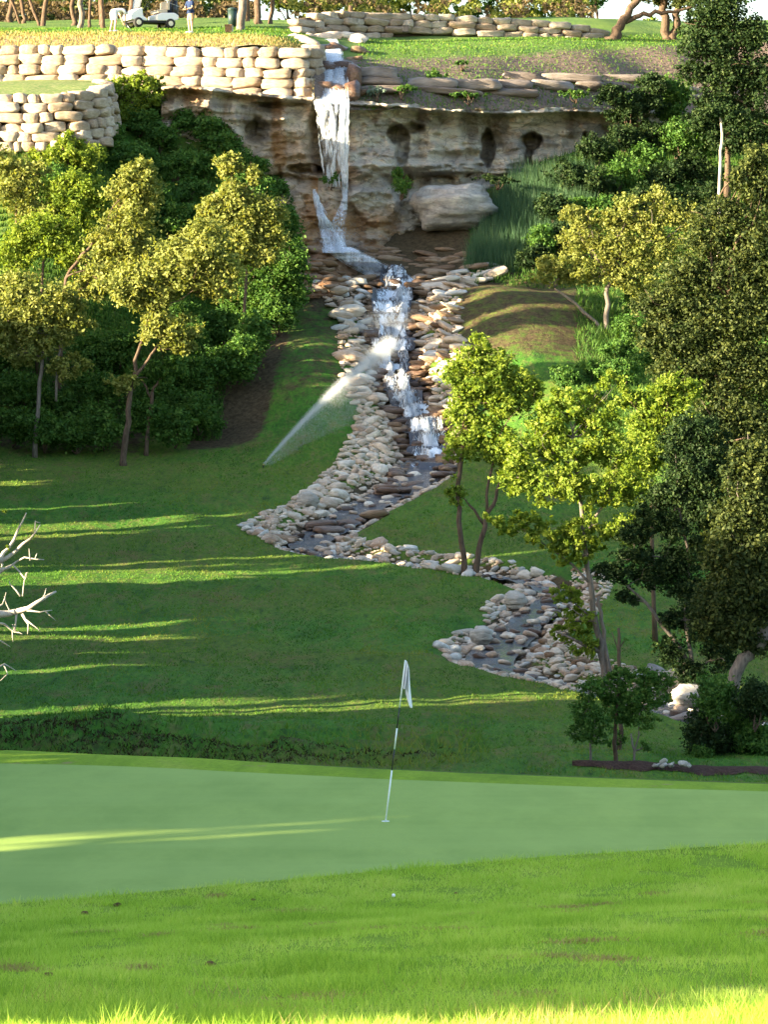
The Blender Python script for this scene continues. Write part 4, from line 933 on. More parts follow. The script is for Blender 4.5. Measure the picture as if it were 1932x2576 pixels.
tree('oak_tree', 'leftmost olive green oak above the bare soil strip', 132.5, (86, 1040), [[(86, 1050, 6), (98, 960, 5), (105, 900, 4.5), (115, 840, 4)], [(140, 1010, 3.5), (143, 930, 3), (150, 880, 2.5)]],
     [(107, 755, 100, 55), (40, 735, 60, 55), (160, 790, 60, 45), (100, 830, 110, 40), (172, 925, 52, 32), (60, 880, 70, 40), (10, 800, 50, 70)], 'leaf_olive', .145, 19000, 'bark_grey', LG, 24)
tree('shrubby_tree', 'bright lime bush tree right below the lowest wall', 143, (190, 560), [[(190, 560, 4), (190, 480, 3)]], [(195, 475, 58, 42), (240, 500, 40, 30), (150, 500, 40, 40), (200, 540, 45, 50)], 'leaf_lime', .14, 9000, 'bark', LG, 25)
tree('shrubby_tree', 'bright yellow bush tree against the foot of the lowest wall', 147, (170, 430), [[(170, 430, 3), (170, 390, 2)]], [(172, 385, 75, 32), (120, 400, 50, 30), (220, 400, 50, 30), (165, 350, 25, 24)], 'leaf_lime', .13, 7000, 'bark', LG, 26)
tree('shrubby_tree', 'olive bush tree at the left edge below the lowest wall', 143, (40, 560), [[(40, 560, 4), (40, 480, 3)]], [(40, 470, 62, 50), (60, 430, 60, 30), (5, 420, 30, 50), (90, 540, 60, 40)], 'leaf_olive', .14, 9000, 'bark', LG, 27)
tree('shrubby_tree', 'lime green bush tree between the leftmost oak and the lowest wall', 138, (90, 680), [[(90, 690, 4), (110, 620, 3)]], [(90, 590, 80, 48), (155, 600, 42, 60), (40, 640, 60, 50), (180, 640, 40, 40)], 'leaf_lime', .14, 9500, 'bark', LG, 28)
tree('shrubby_tree', 'yellow green bush tree covering the joint of the two left walls', 154, (300, 330), [[(300, 330, 3), (305, 260, 2)]], [(310, 220, 40, 28), (355, 205, 36, 26), (290, 255, 32, 40), (375, 235, 40, 30), (310, 290, 35, 32), (400, 210, 22, 18)], 'leaf_lime', .13, 8000, 'bark', LG, 29)
# shaded thicket on the left
TG = 'shaded green shrubs of the left hillside thicket'
def shrub(label, px, py, d, rx, ry, mat, leaf, n, seed, group, name='shrub', blobs=None, on=None):
    x, y, z = at(px, py + ry * .7, d); root = thing(name, label, 'shrub', (x, y, z), 0, group); o = np.array(root.location); rng = np.random.RandomState(seed)
    B = blobs or [(px + rng.uniform(-.4, .4) * rx, py + rng.uniform(-.35, .35) * ry, rx * rng.uniform(.55, .8), ry * rng.uniform(.55, .8), rng.uniform(-.5, .5)) for _ in range(4)]
    B = [pxblob(b, d) for b in B]; mb = MB()
    for b in B: limb(mb, (0, 0, -.3), np.array(b[:3]) - o, .03 * d / 130, .01, rng, 4, .1, 5)
    mb.build('stem', M['bark'], root, True)
    link('foliage', crown_mesh('foliage', M[mat], B, n, leaf, seed, o, .34), root); return root
sp = [(30, 1070, 70, 50), (110, 1085, 70, 50), (190, 1090, 65, 45), (260, 1070, 60, 60), (370, 1060, 60, 60), (440, 1070, 60, 55), (500, 1040, 60, 50), (160, 1010, 70, 50), (60, 980, 80, 50), (240, 980, 70, 50), (400, 980, 60, 55), (470, 950, 65, 60), (530, 930, 60, 65), (590, 900, 60, 60),
      (640, 850, 55, 60), (570, 820, 60, 50), (480, 860, 60, 50), (300, 880, 70, 50), (220, 890, 70, 50), (30, 900, 60, 50), (650, 770, 60, 50), (700, 800, 45, 40), (600, 750, 60, 50), (680, 700, 50, 50), (740, 745, 45, 35), (450, 800, 60, 50)]
for i, (px, py, rx, ry) in enumerate(sp):
    d = float(ray([px], [min(py + ry, 1150)], base_z, 60)[0]) - .8
    shrub('leafy dark green shrub of the dense shaded thicket beside the left fairway', px, py, d, rx, ry, 'leaf_green', .14, 4300, 100 + i, TG)
sp = [(430, 560, 60, 60), (400, 500, 50, 50), (470, 480, 60, 40), (440, 420, 60, 45), (520, 420, 45, 40), (400, 340, 50, 45), (470, 300, 55, 45), (520, 330, 55, 45), (560, 370, 50, 40), (350, 300, 50, 40), (440, 260, 50, 32), (300, 400, 50, 40), (350, 400, 50, 40), (720, 560, 30, 60), (700, 480, 25, 40), (490, 540, 40, 40), (600, 400, 40, 30), (640, 420, 40, 30), (380, 270, 40, 28), (270, 350, 40, 40), (130, 450, 50, 40)]
for i, (px, py, rx, ry) in enumerate(sp):
    d = float(ray([px], [py + ry * .8], base_z, 60)[0]) - .5
    shrub('mid green shrub on the steep slope between the left walls and the sunlit oaks', px, py, d, rx, ry, 'leaf_green', .14, 3000, 140 + i, 'green shrubs on the upper left slope')
tree('small_tree', 'dark slim forked tree in the shade right of the trunk on the grass', 133.5, (365, 1135), [[(365, 1138, 6), (372, 1060, 5), (382, 985, 4.5)], [(382, 985, 3.5), (400, 955, 3), (412, 945, 2)], [(378, 1000, 3), (362, 965, 2.5)]], [(390, 930, 45, 30), (430, 925, 40, 30), (350, 930, 36, 26)], 'leaf_green', .13, 3500, 'bark', None, 55)
tree('small_tree', 'added green tree hidden behind the palest oak to shade the mound', 145, (640, 760), [[(640, 760, 4), (640, 640, 3), (630, 540, 2)]], [(600, 480, 44, 40), (650, 500, 40, 45), (570, 560, 50, 50), (640, 580, 50, 50), (610, 440, 26, 26), (600, 640, 60, 40)], 'leaf_green', .14, 14000, 'bark', None, 58)  # unseen tree added to keep low sun off the mound
tree('small_tree', 'added green tree hidden upslope of the palest oak to shade the mound', 149, (620, 640), [[(620, 640, 4), (620, 540, 3)]], [(590, 470, 40, 40), (640, 480, 40, 40), (610, 540, 60, 50), (660, 560, 30, 40)], 'leaf_green', .14, 9000, 'bark', None, 59)  # second unseen tree, added to block sun reaching the mound
tree('small_tree', 'dense green tree in the shade right behind the palest oak', 146, (690, 760), [[(690, 760, 3.5), (690, 700, 3), (690, 640, 2)]], [(650, 600, 50, 40), (700, 600, 40, 50), (600, 650, 60, 50), (690, 660, 55, 40), (560, 600, 40, 50), (740, 650, 30, 30), (715, 555, 34, 36), (725, 600, 36, 40), (700, 640, 50, 50)], 'leaf_green', .14, 22000, 'bark', None, 57)
tree('small_tree', 'green shaded tree between the pale oak and the creek stones', 144, (700, 860), [[(700, 860, 3.5), (705, 780, 3), (700, 700, 2)]], [(690, 690, 65, 40), (730, 640, 45, 40), (640, 700, 50, 40), (700, 760, 60, 40), (745, 700, 40, 35)], 'leaf_green', .13, 9000, 'bark', None, 56)

RG = 'sunlit young trees right of the creek'
tree('young_elm_tree', 'forked young tree with lime crown standing alone beside the stone strip', 107, (1181, 1474), [[(1178, 1476, 11), (1168, 1400, 7), (1154, 1310, 6.5), (1152, 1220, 6), (1165, 1130, 5), (1170, 1080, 4)], [(1186, 1470, 9), (1205, 1380, 7), (1222, 1300, 6), (1248, 1255, 4.5), (1262, 1190, 3.5)], [(1218, 1320, 4), (1180, 1270, 3)], [(1225, 1290, 4), (1228, 1220, 3.5), (1245, 1150, 3)]],
     [(1212, 868, 34, 30), (1185, 915, 48, 36), (1245, 925, 46, 38), (1215, 975, 82, 42), (1310, 968, 40, 36), (1345, 990, 26, 24), (1275, 1010, 62, 38), (1165, 1040, 44, 44), (1170, 1120, 50, 38), (1220, 1080, 50, 40), (1260, 1130, 55, 44), (1300, 1190, 45, 40), (1148, 1240, 24, 30), (1150, 945, 36, 36)], 'leaf_lime', .115, 25000, 'bark', RG, 31)
tree('young_elm_tree', 'tall young tree with orange sunlit twin trunk beside the lower bend', 84, (1525, 1745), [[(1527, 1745, 10), (1512, 1640, 9), (1498, 1560, 8), (1487, 1470, 7), (1476, 1400, 6.5), (1466, 1300, 5.5), (1455, 1200, 4.5), (1440, 1100, 3.5)], [(1538, 1730, 6), (1525, 1640, 6), (1513, 1560, 5), (1506, 1500, 4)], [(1487, 1470, 3.5), (1440, 1420, 3), (1400, 1390, 2.5)], [(1500, 1560, 3), (1455, 1525, 2.5)], [(1472, 1350, 4), (1520, 1270, 3.5), (1550, 1200, 3)]],
     [(1430, 1020, 70, 42), (1380, 1060, 62, 42), (1500, 1050, 60, 50), (1340, 1130, 70, 48), (1440, 1120, 80, 50), (1540, 1130, 66, 50), (1300, 1200, 60, 40), (1400, 1220, 90, 50), (1520, 1230, 80, 50), (1300, 1320, 72, 32), (1380, 1350, 80, 36), (1470, 1340, 80, 40), (1580, 1330, 66, 40), (1460, 1395, 70, 26), (1425, 1500, 42, 26), (1455, 1560, 50, 34), (1465, 1620, 46, 40), (1400, 1590, 20, 16), (1540, 965, 34, 30), (1500, 990, 30, 26), (1610, 1230, 40, 50)], 'leaf_lime', .10, 30000, 'bark_grey', RG, 32, kclump=30, clump=.24)
tree('young_elm_tree', 'lime topped tree half hidden behind the dark oak at the right', 92, (1650, 1560), [[(1650, 1560, 6), (1640, 1300, 5), (1640, 1150, 4)]], [(1690, 975, 48, 32), (1730, 985, 34, 30), (1640, 1010, 46, 40), (1690, 1040, 60, 46), (1620, 1070, 46, 40), (1640, 1130, 66, 60), (1580, 1000, 28, 30), (1600, 1200, 50, 60)], 'leaf_lime', .105, 14000, 'bark', RG, 33)
tree('live_oak_tree', 'broad oak with sunlit yellow top above the dry mound', 143.5, (1530, 880), [[(1530, 885, 8), (1527, 820, 7), (1526, 740, 6), (1540, 700, 5)], [(1528, 860, 5), (1500, 810, 4.5), (1450, 765, 4), (1395, 725, 3)]],
     [(1440, 535, 34, 24), (1475, 548, 36, 24), (1580, 510, 36, 26), (1665, 505, 36, 30), (1700, 535, 44, 34), (1560, 552, 66, 32), (1630, 556, 62, 36), (1740, 560, 38, 40), (1460, 600, 62, 40), (1560, 620, 80, 45), (1660, 625, 80, 50), (1420, 660, 52, 34), (1370, 670, 40, 26), (1500, 680, 80, 40), (1600, 700, 80, 40), (1400, 700, 60, 22)], 'leaf_olive', .125, 30000, 'bark_grey', None, 34, inner=.45)
tree('live_oak_tree', 'huge grey green oak filling the right edge with light speckled leaves', 112, (1850, 1300), [[(1850, 1320, 16), (1840, 1150, 14), (1820, 1000, 12), (1800, 880, 10), (1830, 750, 7)], [(1810, 860, 7), (1740, 850, 6), (1660, 850, 5)]],
     [(1905, 400, 40, 50), (1870, 450, 44, 40), (1920, 480, 60, 60), (1820, 540, 64, 46), (1900, 590, 80, 70), (1780, 610, 70, 50), (1850, 680, 100, 70), (1730, 700, 76, 55), (1670, 770, 76, 56), (1800, 790, 100, 70), (1900, 800, 90, 80), (1720, 860, 90, 50), (1640, 850, 56, 40), (1820, 900, 100, 60), (1910, 930, 70, 70), (1760, 950, 80, 50), (1850, 1020, 90, 60), (1800, 1080, 110, 60), (1900, 1080, 80, 70), (1760, 1150, 90, 60), (1860, 1180, 90, 70), (1700, 930, 60, 50), (1920, 680, 60, 80)], 'leaf_oakdark', .115, 90000, 'bark', None, 35, inner=.35, kclump=22)
tree('live_oak_tree', 'big dark oak with a thick leaning grey trunk at the lower right edge', 78, (1838, 1760), [[(1832, 1765, 18), (1850, 1700, 17), (1885, 1650, 17), (1925, 1600, 15), (1960, 1540, 14), (1960, 1450, 12)], [(1925, 1600, 9), (1900, 1540, 8), (1870, 1480, 6)]],
     [(1890, 1150, 46, 44), (1860, 1200, 42, 40), (1925, 1180, 46, 60), (1900, 1260, 60, 50), (1860, 1330, 66, 50), (1920, 1370, 66, 60), (1840, 1420, 70, 50), (1900, 1480, 80, 60), (1810, 1500, 60, 46), (1850, 1570, 76, 50), (1780, 1560, 44, 36), (1900, 1620, 40, 30), (1880, 1400, 90, 80), (1870, 1300, 70, 60), (1830, 1500, 80, 60)], 'leaf_oakdark', .095, 60000, 'bark_grey', None, 36, inner=.4, kclump=22)
tree('juniper_tree', 'nearly black juniper with bare grey limbs reaching left over the creek', 81, (1790, 1770), [[(1790, 1775, 9), (1745, 1690, 7), (1690, 1600, 5), (1625, 1515, 4), (1580, 1475, 2.5)], [(1745, 1690, 6), (1725, 1560, 5), (1735, 1420, 4), (1710, 1280, 3)], [(1735, 1450, 3), (1680, 1400, 2.5), (1620, 1400, 2)]],
     [(1760, 1080, 70, 42), (1700, 1130, 50, 40), (1780, 1160, 60, 50), (1680, 1240, 60, 40), (1750, 1260, 66, 50), (1700, 1330, 50, 36), (1780, 1380, 50, 50), (1600, 1400, 60, 32), (1540, 1440, 46, 26), (1640, 1450, 66, 34), (1730, 1480, 50, 34), (1690, 1560, 36, 28), (1690, 1640, 44, 36), (1740, 1690, 46, 34), (1580, 1500, 40, 22), (1640, 1300, 50, 40), (1600, 1340, 50, 30), (1800, 1300, 60, 70), (1700, 1420, 60, 50), (1760, 1560, 60, 60), (1820, 1640, 50, 60), (1740, 1180, 70, 60)], 'leaf_dark', .075, 64000, 'bark_grey', None, 37, inner=.3, kclump=36)
DG_ = 'dark shrubs at the lower right edge'
for i, (px, py, rx, ry) in enumerate(((1800, 1760, 60, 60), (1780, 1850, 60, 70), (1850, 1830, 60, 80), (1900, 1760, 50, 60), (1920, 1860, 60, 80), (1840, 1900, 70, 50), (1760, 1905, 36, 36), (1905, 1920, 60, 40))):
    shrub('dark evergreen shrub in the clump at the lower right edge behind the green', px, py, 68.5 + (i % 3) * .7, rx, ry, 'leaf_dark' if i % 2 else 'leaf_green', .07, 5200, 170 + i, DG_)
SGp = 'young saplings in the mulch bed'
tree('sapling', 'leftmost dark bushy sapling in the mulch bed', 66, (1489, 1938), [[(1489, 1938, 3.5), (1486, 1870, 3), (1483, 1780, 2.2), (1482, 1720, 1.4)]], [(1482, 1740, 32, 34), (1470, 1790, 38, 34), (1500, 1820, 40, 34), (1465, 1840, 36, 26), (1520, 1860, 30, 18)], 'leaf_green', .06, 4300, 'bark_grey', SGp, 41)
tree('sapling', 'middle sapling with thick purple brown trunk in the mulch bed', 66.6, (1548, 1932), [[(1548, 1932, 6), (1546, 1870, 5.5), (1552, 1800, 4), (1556, 1740, 3)]], [(1535, 1735, 40, 36), (1560, 1700, 34, 28), (1545, 1790, 46, 40), (1580, 1760, 36, 34), (1590, 1800, 30, 26)], 'leaf_green', .062, 4600, 'bark', SGp, 42)
tree('sapling', 'rightmost sapling with pale forked stem in the mulch bed', 66.2, (1594, 1938), [[(1594, 1940, 3.5), (1597, 1890, 3), (1588, 1845, 2)], [(1597, 1890, 2.2), (1608, 1850, 2), (1610, 1790, 1.4)]], [(1630, 1710, 40, 30), (1650, 1750, 40, 34), (1610, 1760, 36, 34), (1620, 1815, 34, 28), (1625, 1880, 14, 16), (1665, 1715, 30, 22)], 'leaf_green', .062, 4600, 'bark_grey', SGp, 43)
tree('bare_topped_tree', 'slim dark red brown trunk cut off short above the saplings', 69, (1562, 1900), [[(1562, 1905, 6), (1560, 1800, 5.5), (1560, 1700, 5), (1558, 1640, 4.5), (1557, 1580, 3.5)], [(1558, 1630, 2), (1572, 1612, 1.2)], [(1558, 1650, 2), (1540, 1590, 1)]], [(1576, 1610, 8, 7), (1560, 1860, 22, 20)], 'leaf_green', .05, 500, 'bark', None, 44, limbs=False)
tree('juniper_tree', 'tall dark evergreen at the upper right corner beside the lawn', 158, (1830, 330), [[(1830, 340, 8), (1835, 250, 7), (1830, 150, 5)], [(1835, 230, 4), (1800, 180, 3)]],
     [(1775, 40, 42, 40), (1830, 30, 60, 50), (1745, 110, 44, 46), (1810, 110, 66, 50), (1890, 90, 50, 50), (1750, 180, 46, 36), (1830, 190, 80, 50), (1900, 190, 50, 60), (1800, 260, 70, 36), (1870, 280, 70, 50), (1780, 310, 60, 30), (1905, 350, 50, 50), (1840, 350, 60, 40)], 'leaf_dark', .15, 36000, 'bark', None, 38, inner=.4)
tree('slim_tree', 'slim white stemmed tree in front of the upper right shrubs', 152, (1808, 450), [[(1808, 455, 4), (1814, 400, 3.8), (1818, 340, 3.2), (1812, 290, 2.5)]], [(1815, 280, 40, 22), (1860, 300, 34, 26), (1780, 290, 30, 18)], 'leaf_dark', .13, 3000, 'bark_dead', None, 39, limbs=False)
RS = 'green shrubs on the slope right of the cliff'
sp = [(1450, 520, 40, 30), (1500, 460, 50, 40), (1430, 440, 50, 40), (1560, 440, 60, 50), (1500, 380, 50, 40), (1570, 350, 50, 40), (1620, 400, 50, 45), (1680, 440, 60, 50), (1640, 330, 55, 40), (1700, 350, 60, 50), (1760, 420, 60, 50), (1620, 260, 60, 40), (1690, 280, 50, 40), (1580, 280, 50, 36), (1400, 520, 50, 50), (1370, 600, 45, 45), (1340, 640, 40, 36), (1410, 590, 50, 40), (1700, 230, 50, 40), (1640, 210, 40, 30), (1760, 500, 50, 50), (1530, 520, 50, 40), (1620, 500, 50, 40), (1690, 510, 50, 40), (1790, 340, 40, 50), (1540, 230, 40, 28)]
for i, (px, py, rx, ry) in enumerate(sp):
    d = min(float(ray([px], [py + ry * .7], base_z, 60)[0]), 162 + (px - 1500) * .012) - .6
    shrub('dark green shrub on the shaded slope right of the cliff caves', px, py, d, rx, ry, 'leaf_dark' if i % 3 else 'leaf_green', .14, 2800, 200 + i, RS)
sp = [(1580, 820, 50, 40), (1650, 900, 60, 45), (1560, 880, 50, 34), (1480, 930, 60, 30), (1560, 940, 70, 36), (1420, 950, 50, 30), (1740, 900, 70, 60), (1840, 950, 80, 60), (1450, 1000, 60, 30), (1350, 1060, 40, 30), (1600, 760, 40, 50)]
for i, (px, py, rx, ry) in enumerate(sp):
    d = float(ray([px], [py + ry * .7], base_z, 60)[0]) - .5
    shrub('low dark green shrub at the edge of the dry mound under the oaks', px, py, d, rx, ry, 'leaf_green', .12, 3000, 240 + i, 'low shrubs beside the dry mound')
for i, (px, py, rx, ry, d, lab, mt) in enumerate(((1005, 440, 18, 22, 155.7, 'small green bush growing out of the cave mouth beside the waterfall', 'leaf_green'), (1010, 468, 26, 26, 155.3, 'larger green bush hanging below the cave mouth', 'leaf_green'), (1095, 188, 34, 16, 160.6, 'round green bush on the rock ledge under the lawn', 'leaf_green'),
                                             (1165, 157, 22, 9, 163, 'tiny bush at the lower edge of the upper lawn', 'leaf_green'), (950, 228, 34, 14, 157.6, 'blue grey spiky yucca clump beside the top of the waterfall', 'leaf_grey'), (1010, 225, 40, 12, 158, 'low green herbs along the cliff lip', 'leaf_green'), (1250, 452, 60, 12, 156.6, 'dark green hanging plants under the two narrow caves', 'leaf_dark'),
                                             (1180, 240, 50, 10, 159, 'thin green weeds on the ledge above the caves', 'leaf_green'), (835, 450, 30, 16, 155.3, 'green ferns behind the thin water stream', 'leaf_green'), (1600, 250, 60, 24, 165, 'loose bush where the ledge meets the evergreen', 'leaf_green'), (1450, 235, 50, 12, 162, 'sparse weeds on the grey ledge near the evergreen', 'leaf_green'))):
    shrub(lab, px, py, d, rx, ry, mt, .10, int(rx * ry * 2.2), 260 + i, 'plants growing on the cliff')
# reeds
def blades(name, x, y, z, h, w, mat, seed, lean=.25, o=(0, 0, 0), rv=None):
    r_ = np.random.RandomState(seed); n = len(x); a = r_.uniform(0, 6.28, n); l = r_.normal(size=(n, 2)) * lean * h[:, None]
    b = np.stack([x, y, z], -1); dx = np.stack([np.cos(a), np.sin(a), 0 * a], -1) * w[:, None] * .5
    top = b + np.stack([l[:, 0], l[:, 1], h], -1); v = np.stack([b - dx, b + dx, top], 1).reshape(-1, 3) - np.array(o)
    return mat_mesh(name, v, np.arange(n * 3).reshape(-1, 3), mat, False, {'rnd': ('FACE', np.clip(r_.normal(.5, .25 if rv is None else .16, n) + (0 if rv is None else rv), 0, 1))})
q = r_.uniform((1170, 440), (1520, 690), (19000, 2)); q = q[inpoly(q[:, 0], q[:, 1], [(1165, 690), (1185, 620), (1240, 520), (1300, 440), (1420, 420), (1520, 470), (1480, 560), (1400, 640), (1330, 690)])]
d = ray(q[:, 0], q[:, 1], base_z, 100); x = (q[:, 0] - CX) / F * d; h = r_.uniform(.3, 1.2, len(x)) 
tag(link('reeds', blades('reeds', x, d, ground_z(x, d) - .1, h, h * 0 + .028, M['reed'], 3, .2, (0, 0, 0), .5 * fbm(x / .8, d / 1.5, 3, 33))), 'tall blue green reeds right of the waterfall pool', 'reeds', kind='stuff')

# upper terrace trees: trunks on the lawn, crowns above the picture
UG = 'trees standing on the upper terrace'
up = [(108, 62, 8, 178, 'curved dark trunk at the upper left with wide flared base', 1.4), (183, 60, 7, 180, 'straight orange brown trunk left of the grey trunk', 1), (204, 76, 9, 168, 'pale grey broad trunk nearest the upper left grass edge', .8), (224, 64, 4.5, 176, 'slim dark trunk just right of the grey trunk', .4), (252, 56, 6, 181, 'dark trunk behind the bending golfer', .6), (258, 75, 7, 167, 'light brown trunk leaning right beside the bending golfer', .8),
      (326, 58, 9, 176, 'thick dark brown trunk between the bending golfer and the golf cart', 1.2), (603, 84, 14, 166, 'thickest grey brown trunk right of the standing golfer beside the bin', 1.6), (623, 55, 6, 182, 'thin trunk behind the thickest trunk', .5), (650, 64, 11, 176, 'dark thick trunk with a split top left of the waterfall', 1.3), (678, 66, 7, 176.5, 'dark trunk leaning right left of the waterfall', .8),
      (20, 55, 8, 186, 'reddish trunk at the far upper left corner', 1), (60, 58, 6, 184, 'forked reddish trunk near the upper left corner', .8)]
for i, (px, py, rp, d, lab, cr) in enumerate(up):
    lean = [10, 0, 0, 3, 0, -6, 0, 12, 4, -10, 16, 30, -26][i]; top = 250
    tr = [[(px, py, rp * 1.1), (px + lean * .1, py - 20, rp * .8), (px + lean * .6, py - 90, rp * .75), (px + lean, py - 200, rp * .6)], [(px + lean * .6, py - 110, rp * .5), (px + 60, py - 230, rp * .3)]]
    if i in (0, 12): tr.append([(px - 8, py - 5, rp * .55), (px - 30, py - 50, rp * .5), (px - 60, py - 110, rp * .4)])
    tree('oak_tree', lab, d, (px, py), tr, [(px - 30, -190, 70, 45), (px + 40, -220, 70, 50), (px + 10, -150, 80, 30)], 'leaf_oakdark', .22, 1600, 'bark' if i not in (2, 7) else 'bark_grey', UG, 300 + i)
tree('live_oak_tree', 'leaning dark oak at the right end of the farthest wall with two spreading limbs', 174, (1535, 100), [[(1533, 103, 17), (1552, 75, 13), (1580, 40, 10), (1602, 5, 9), (1625, -60, 7)], [(1575, 55, 7), (1610, 40, 6.5), (1650, 28, 6), (1700, 30, 4), (1750, 15, 3)]], [(1640, -80, 80, 50), (1560, -120, 70, 40), (1720, -20, 60, 30)], 'leaf_oakdark', .18, 3500, 'bark', UG, 330)
tree('live_oak_tree', 'double dark trunk oak at the upper right under the tall evergreen', 176, (1690, 100), [[(1678, 103, 14), (1676, 60, 11), (1672, 10, 10), (1660, -60, 8)], [(1698, 101, 12), (1705, 55, 10), (1712, 0, 8), (1740, -60, 6)]], [(1680, -10, 60, 26), (1740, 0, 60, 30), (1620, -30, 60, 30), (1690, -90, 110, 50), (1790, 10, 60, 40)], 'leaf_oakdark', .17, 9000, 'bark', UG, 331)
FG_ = 'sunlit woods behind the upper terrace'
far = [(30, 10, 60, 45, 235), (110, 5, 50, 40, 232), (150, 35, 50, 30, 226), (230, 5, 50, 42, 240), (290, 30, 40, 30, 228), (370, -5, 50, 30, 235), (440, 15, 40, 40, 242), (530, 25, 36, 34, 228), (560, -5, 40, 30, 236), (720, 0, 50, 30, 225), (800, 5, 60, 26, 215), (870, 0, 60, 25, 218), (940, 8, 50, 26, 222), (1030, 5, 60, 24, 215),
       (1120, -2, 40, 24, 225), (1200, 15, 50, 30, 220), (1290, 20, 56, 32, 216), (1370, 25, 56, 36, 218), (1440, 20, 40, 40, 222), (1500, -10, 30, 30, 225), (1590, 85, 50, 26, 205), (1640, 75, 50, 30, 208), (1780, 70, 50, 40, 205), (70, 50, 60, 22, 215), (300, 50, 50, 16, 214), (460, 45, 40, 14, 214)]
labs = ['yellow green tree lit by the sun behind the terrace trunks', 'orange tinted bushy tree in the woods beyond the upper terrace']
for i, (px, py, rx, ry, d) in enumerate(far):
    tree('background_tree', 'sunlit tree of the woods %s' % ('beyond the golf cart' if px < 600 else 'beyond the farthest wall'), d, (px, 150), [[(px, 150, 4), (px + 4, 60, 3), (px, py, 2.5)]], [(px, py, rx, ry), (px + rx * .5, py - ry * .6, rx * .7, ry * .6), (px - rx * .5, py + ry * .4, rx * .6, ry * .6)], ['leaf_olive', 'leaf_lime', 'leaf_olive', 'leaf_green'][i % 4], .20, 1500, 'bark', FG_ + (' on the left' if px < 600 else ' on the right'), 400 + i)

def woods(name, label, px0, px1, y0, y1, d0, d1, n, mat, seed, cut):
    r_ = np.random.RandomState(seed); px = r_.uniform(px0, px1, n); py = r_.uniform(y0, y1, n); k = fbm(px / 26., py / 20., 4, seed) > cut; px, py = px[k], py[k]; n = len(px); c = A3(px, py, r_.uniform(d0, d1, n))
    nn = r_.normal(size=(n, 3)); nn /= np.linalg.norm(nn, axis=1, keepdims=True); a = np.cross(nn, r_.normal(size=(n, 3))); a /= np.linalg.norm(a, axis=1, keepdims=True); b = np.cross(nn, a); L = r_.uniform(.12, .3, (n, 1))
    v = np.stack([c - a * L * .6, c + b * L * .35, c + a * L * .6, c - b * L * .35], 1).reshape(-1, 3)
    tag(link(name, mat_mesh(name, v, np.arange(n * 4).reshape(-1, 4), M[mat], False, {'rnd': ('FACE', r_.rand(n))})), label, 'woods', kind='stuff')
M['leaf_rust'] = leaf_mat('rusty_woodland_leaves', (.025, .02, .015), (.06, .045, .028), (.14, .10, .045), .2)
woods('distant_woods', 'rusty brown understorey of the woods behind the golf cart', -300, 640, 5, 66, 192, 214, 26000, 'leaf_rust', 501, -.16)
woods('distant_woods', 'dark olive canopy of the woods behind the golf cart', -300, 620, -160, 50, 200, 228, 42000, 'leaf_oakdark', 502, -.22)
woods('distant_woods', 'sunlit olive thicket of the woods behind the farthest wall', 700, 1480, -130, 50, 206, 222, 34000, 'leaf_olive', 503, -.02)
woods('distant_woods', 'rusty thicket low behind the farthest wall', 700, 1500, -20, 60, 200, 214, 9000, 'leaf_rust', 504, .08)

# dead tree at the left edge
dt = thing('dead_tree', 'bare sun bleached branches of a dead tree at the left edge', 'tree', at(-150, 1900, 75)); o = np.array(dt.location); mb = MB(); rng = np.random.RandomState(8)
def br(pts, r0, r1, jit=1.5):
    P_ = []
    for a in range(len(pts) - 1):
        for t in (0, .5):
            P_.append((pts[a][0] * (1 - t) + pts[a + 1][0] * t + rng.normal() * jit * (t > 0), pts[a][1] * (1 - t) + pts[a + 1][1] * t + rng.normal() * jit * (t > 0)))
    P_.append(pts[-1]); W_ = [np.array(at(p[0], p[1], 75 + .15 * math.sin(p[0] * .05))) - o for p in P_]
    mb.tube([tuple(w) for w in W_], [(r0 + (r1 - r0) * i / (len(P_) - 1)) * 75 / F for i in range(len(P_))], 7)
br([(-150, 1900), (-140, 1700), (-110, 1500), (-90, 1300), (-60, 1150)], 22, 10)
br([(-120, 1540), (-60, 1545), (0, 1545), (35, 1540), (70, 1530), (110, 1505), (140, 1488)], 13, 2.5)
br([(-100, 1450), (-40, 1430), (0, 1405), (20, 1380), (45, 1330), (65, 1290)], 8, 1.5)
br([(0, 1412), (40, 1385), (75, 1355), (100, 1320)], 6, 1.2); br([(85, 1345), (88, 1310), (100, 1315)], 2, .8); br([(-80, 1470), (-20, 1440), (20, 1428), (60, 1402), (110, 1408)], 5, 1.2); br([(75, 1410), (72, 1380)], 2, .8); br([(88, 1405), (92, 1392)], 2, .8)
br([(-90, 1330), (-30, 1370), (5, 1420), (-10, 1470)], 5, 1.5); br([(0, 1440), (30, 1420), (60, 1455), (68, 1440)], 3, 1); br([(50, 1500), (30, 1475), (22, 1462)], 2.5, .8); br([(56, 1500), (60, 1460), (65, 1440)], 2, .7)
br([(60, 1535), (100, 1540), (130, 1535)], 3, .9); br([(115, 1540), (140, 1562)], 1.8, .6); br([(40, 1545), (36, 1590), (30, 1570)], 3, 1); br([(55, 1545), (70, 1570), (68, 1595)], 4, .9); br([(65, 1560), (85, 1575), (100, 1590)], 2.2, .7)
br([(-40, 1560), (10, 1570), (35, 1590), (55, 1595)], 3.5, .9); br([(30, 1588), (32, 1615)], 1.6, .6); br([(-60, 1620), (0, 1612), (25, 1628)], 2.5, .8); br([(-90, 1700), (-20, 1680), (10, 1670), (40, 1688)], 4, .8); br([(8, 1672), (18, 1695), (0, 1712)], 2, .6); br([(-30, 1540), (5, 1520), (14, 1490)], 3, .8)
br([(30, 1545), (15, 1520), (10, 1500)], 2, .7); br([(105, 1508), (115, 1480)], 1.8, .6)
mb.build('branches', M['bark_dead'], dt, True)
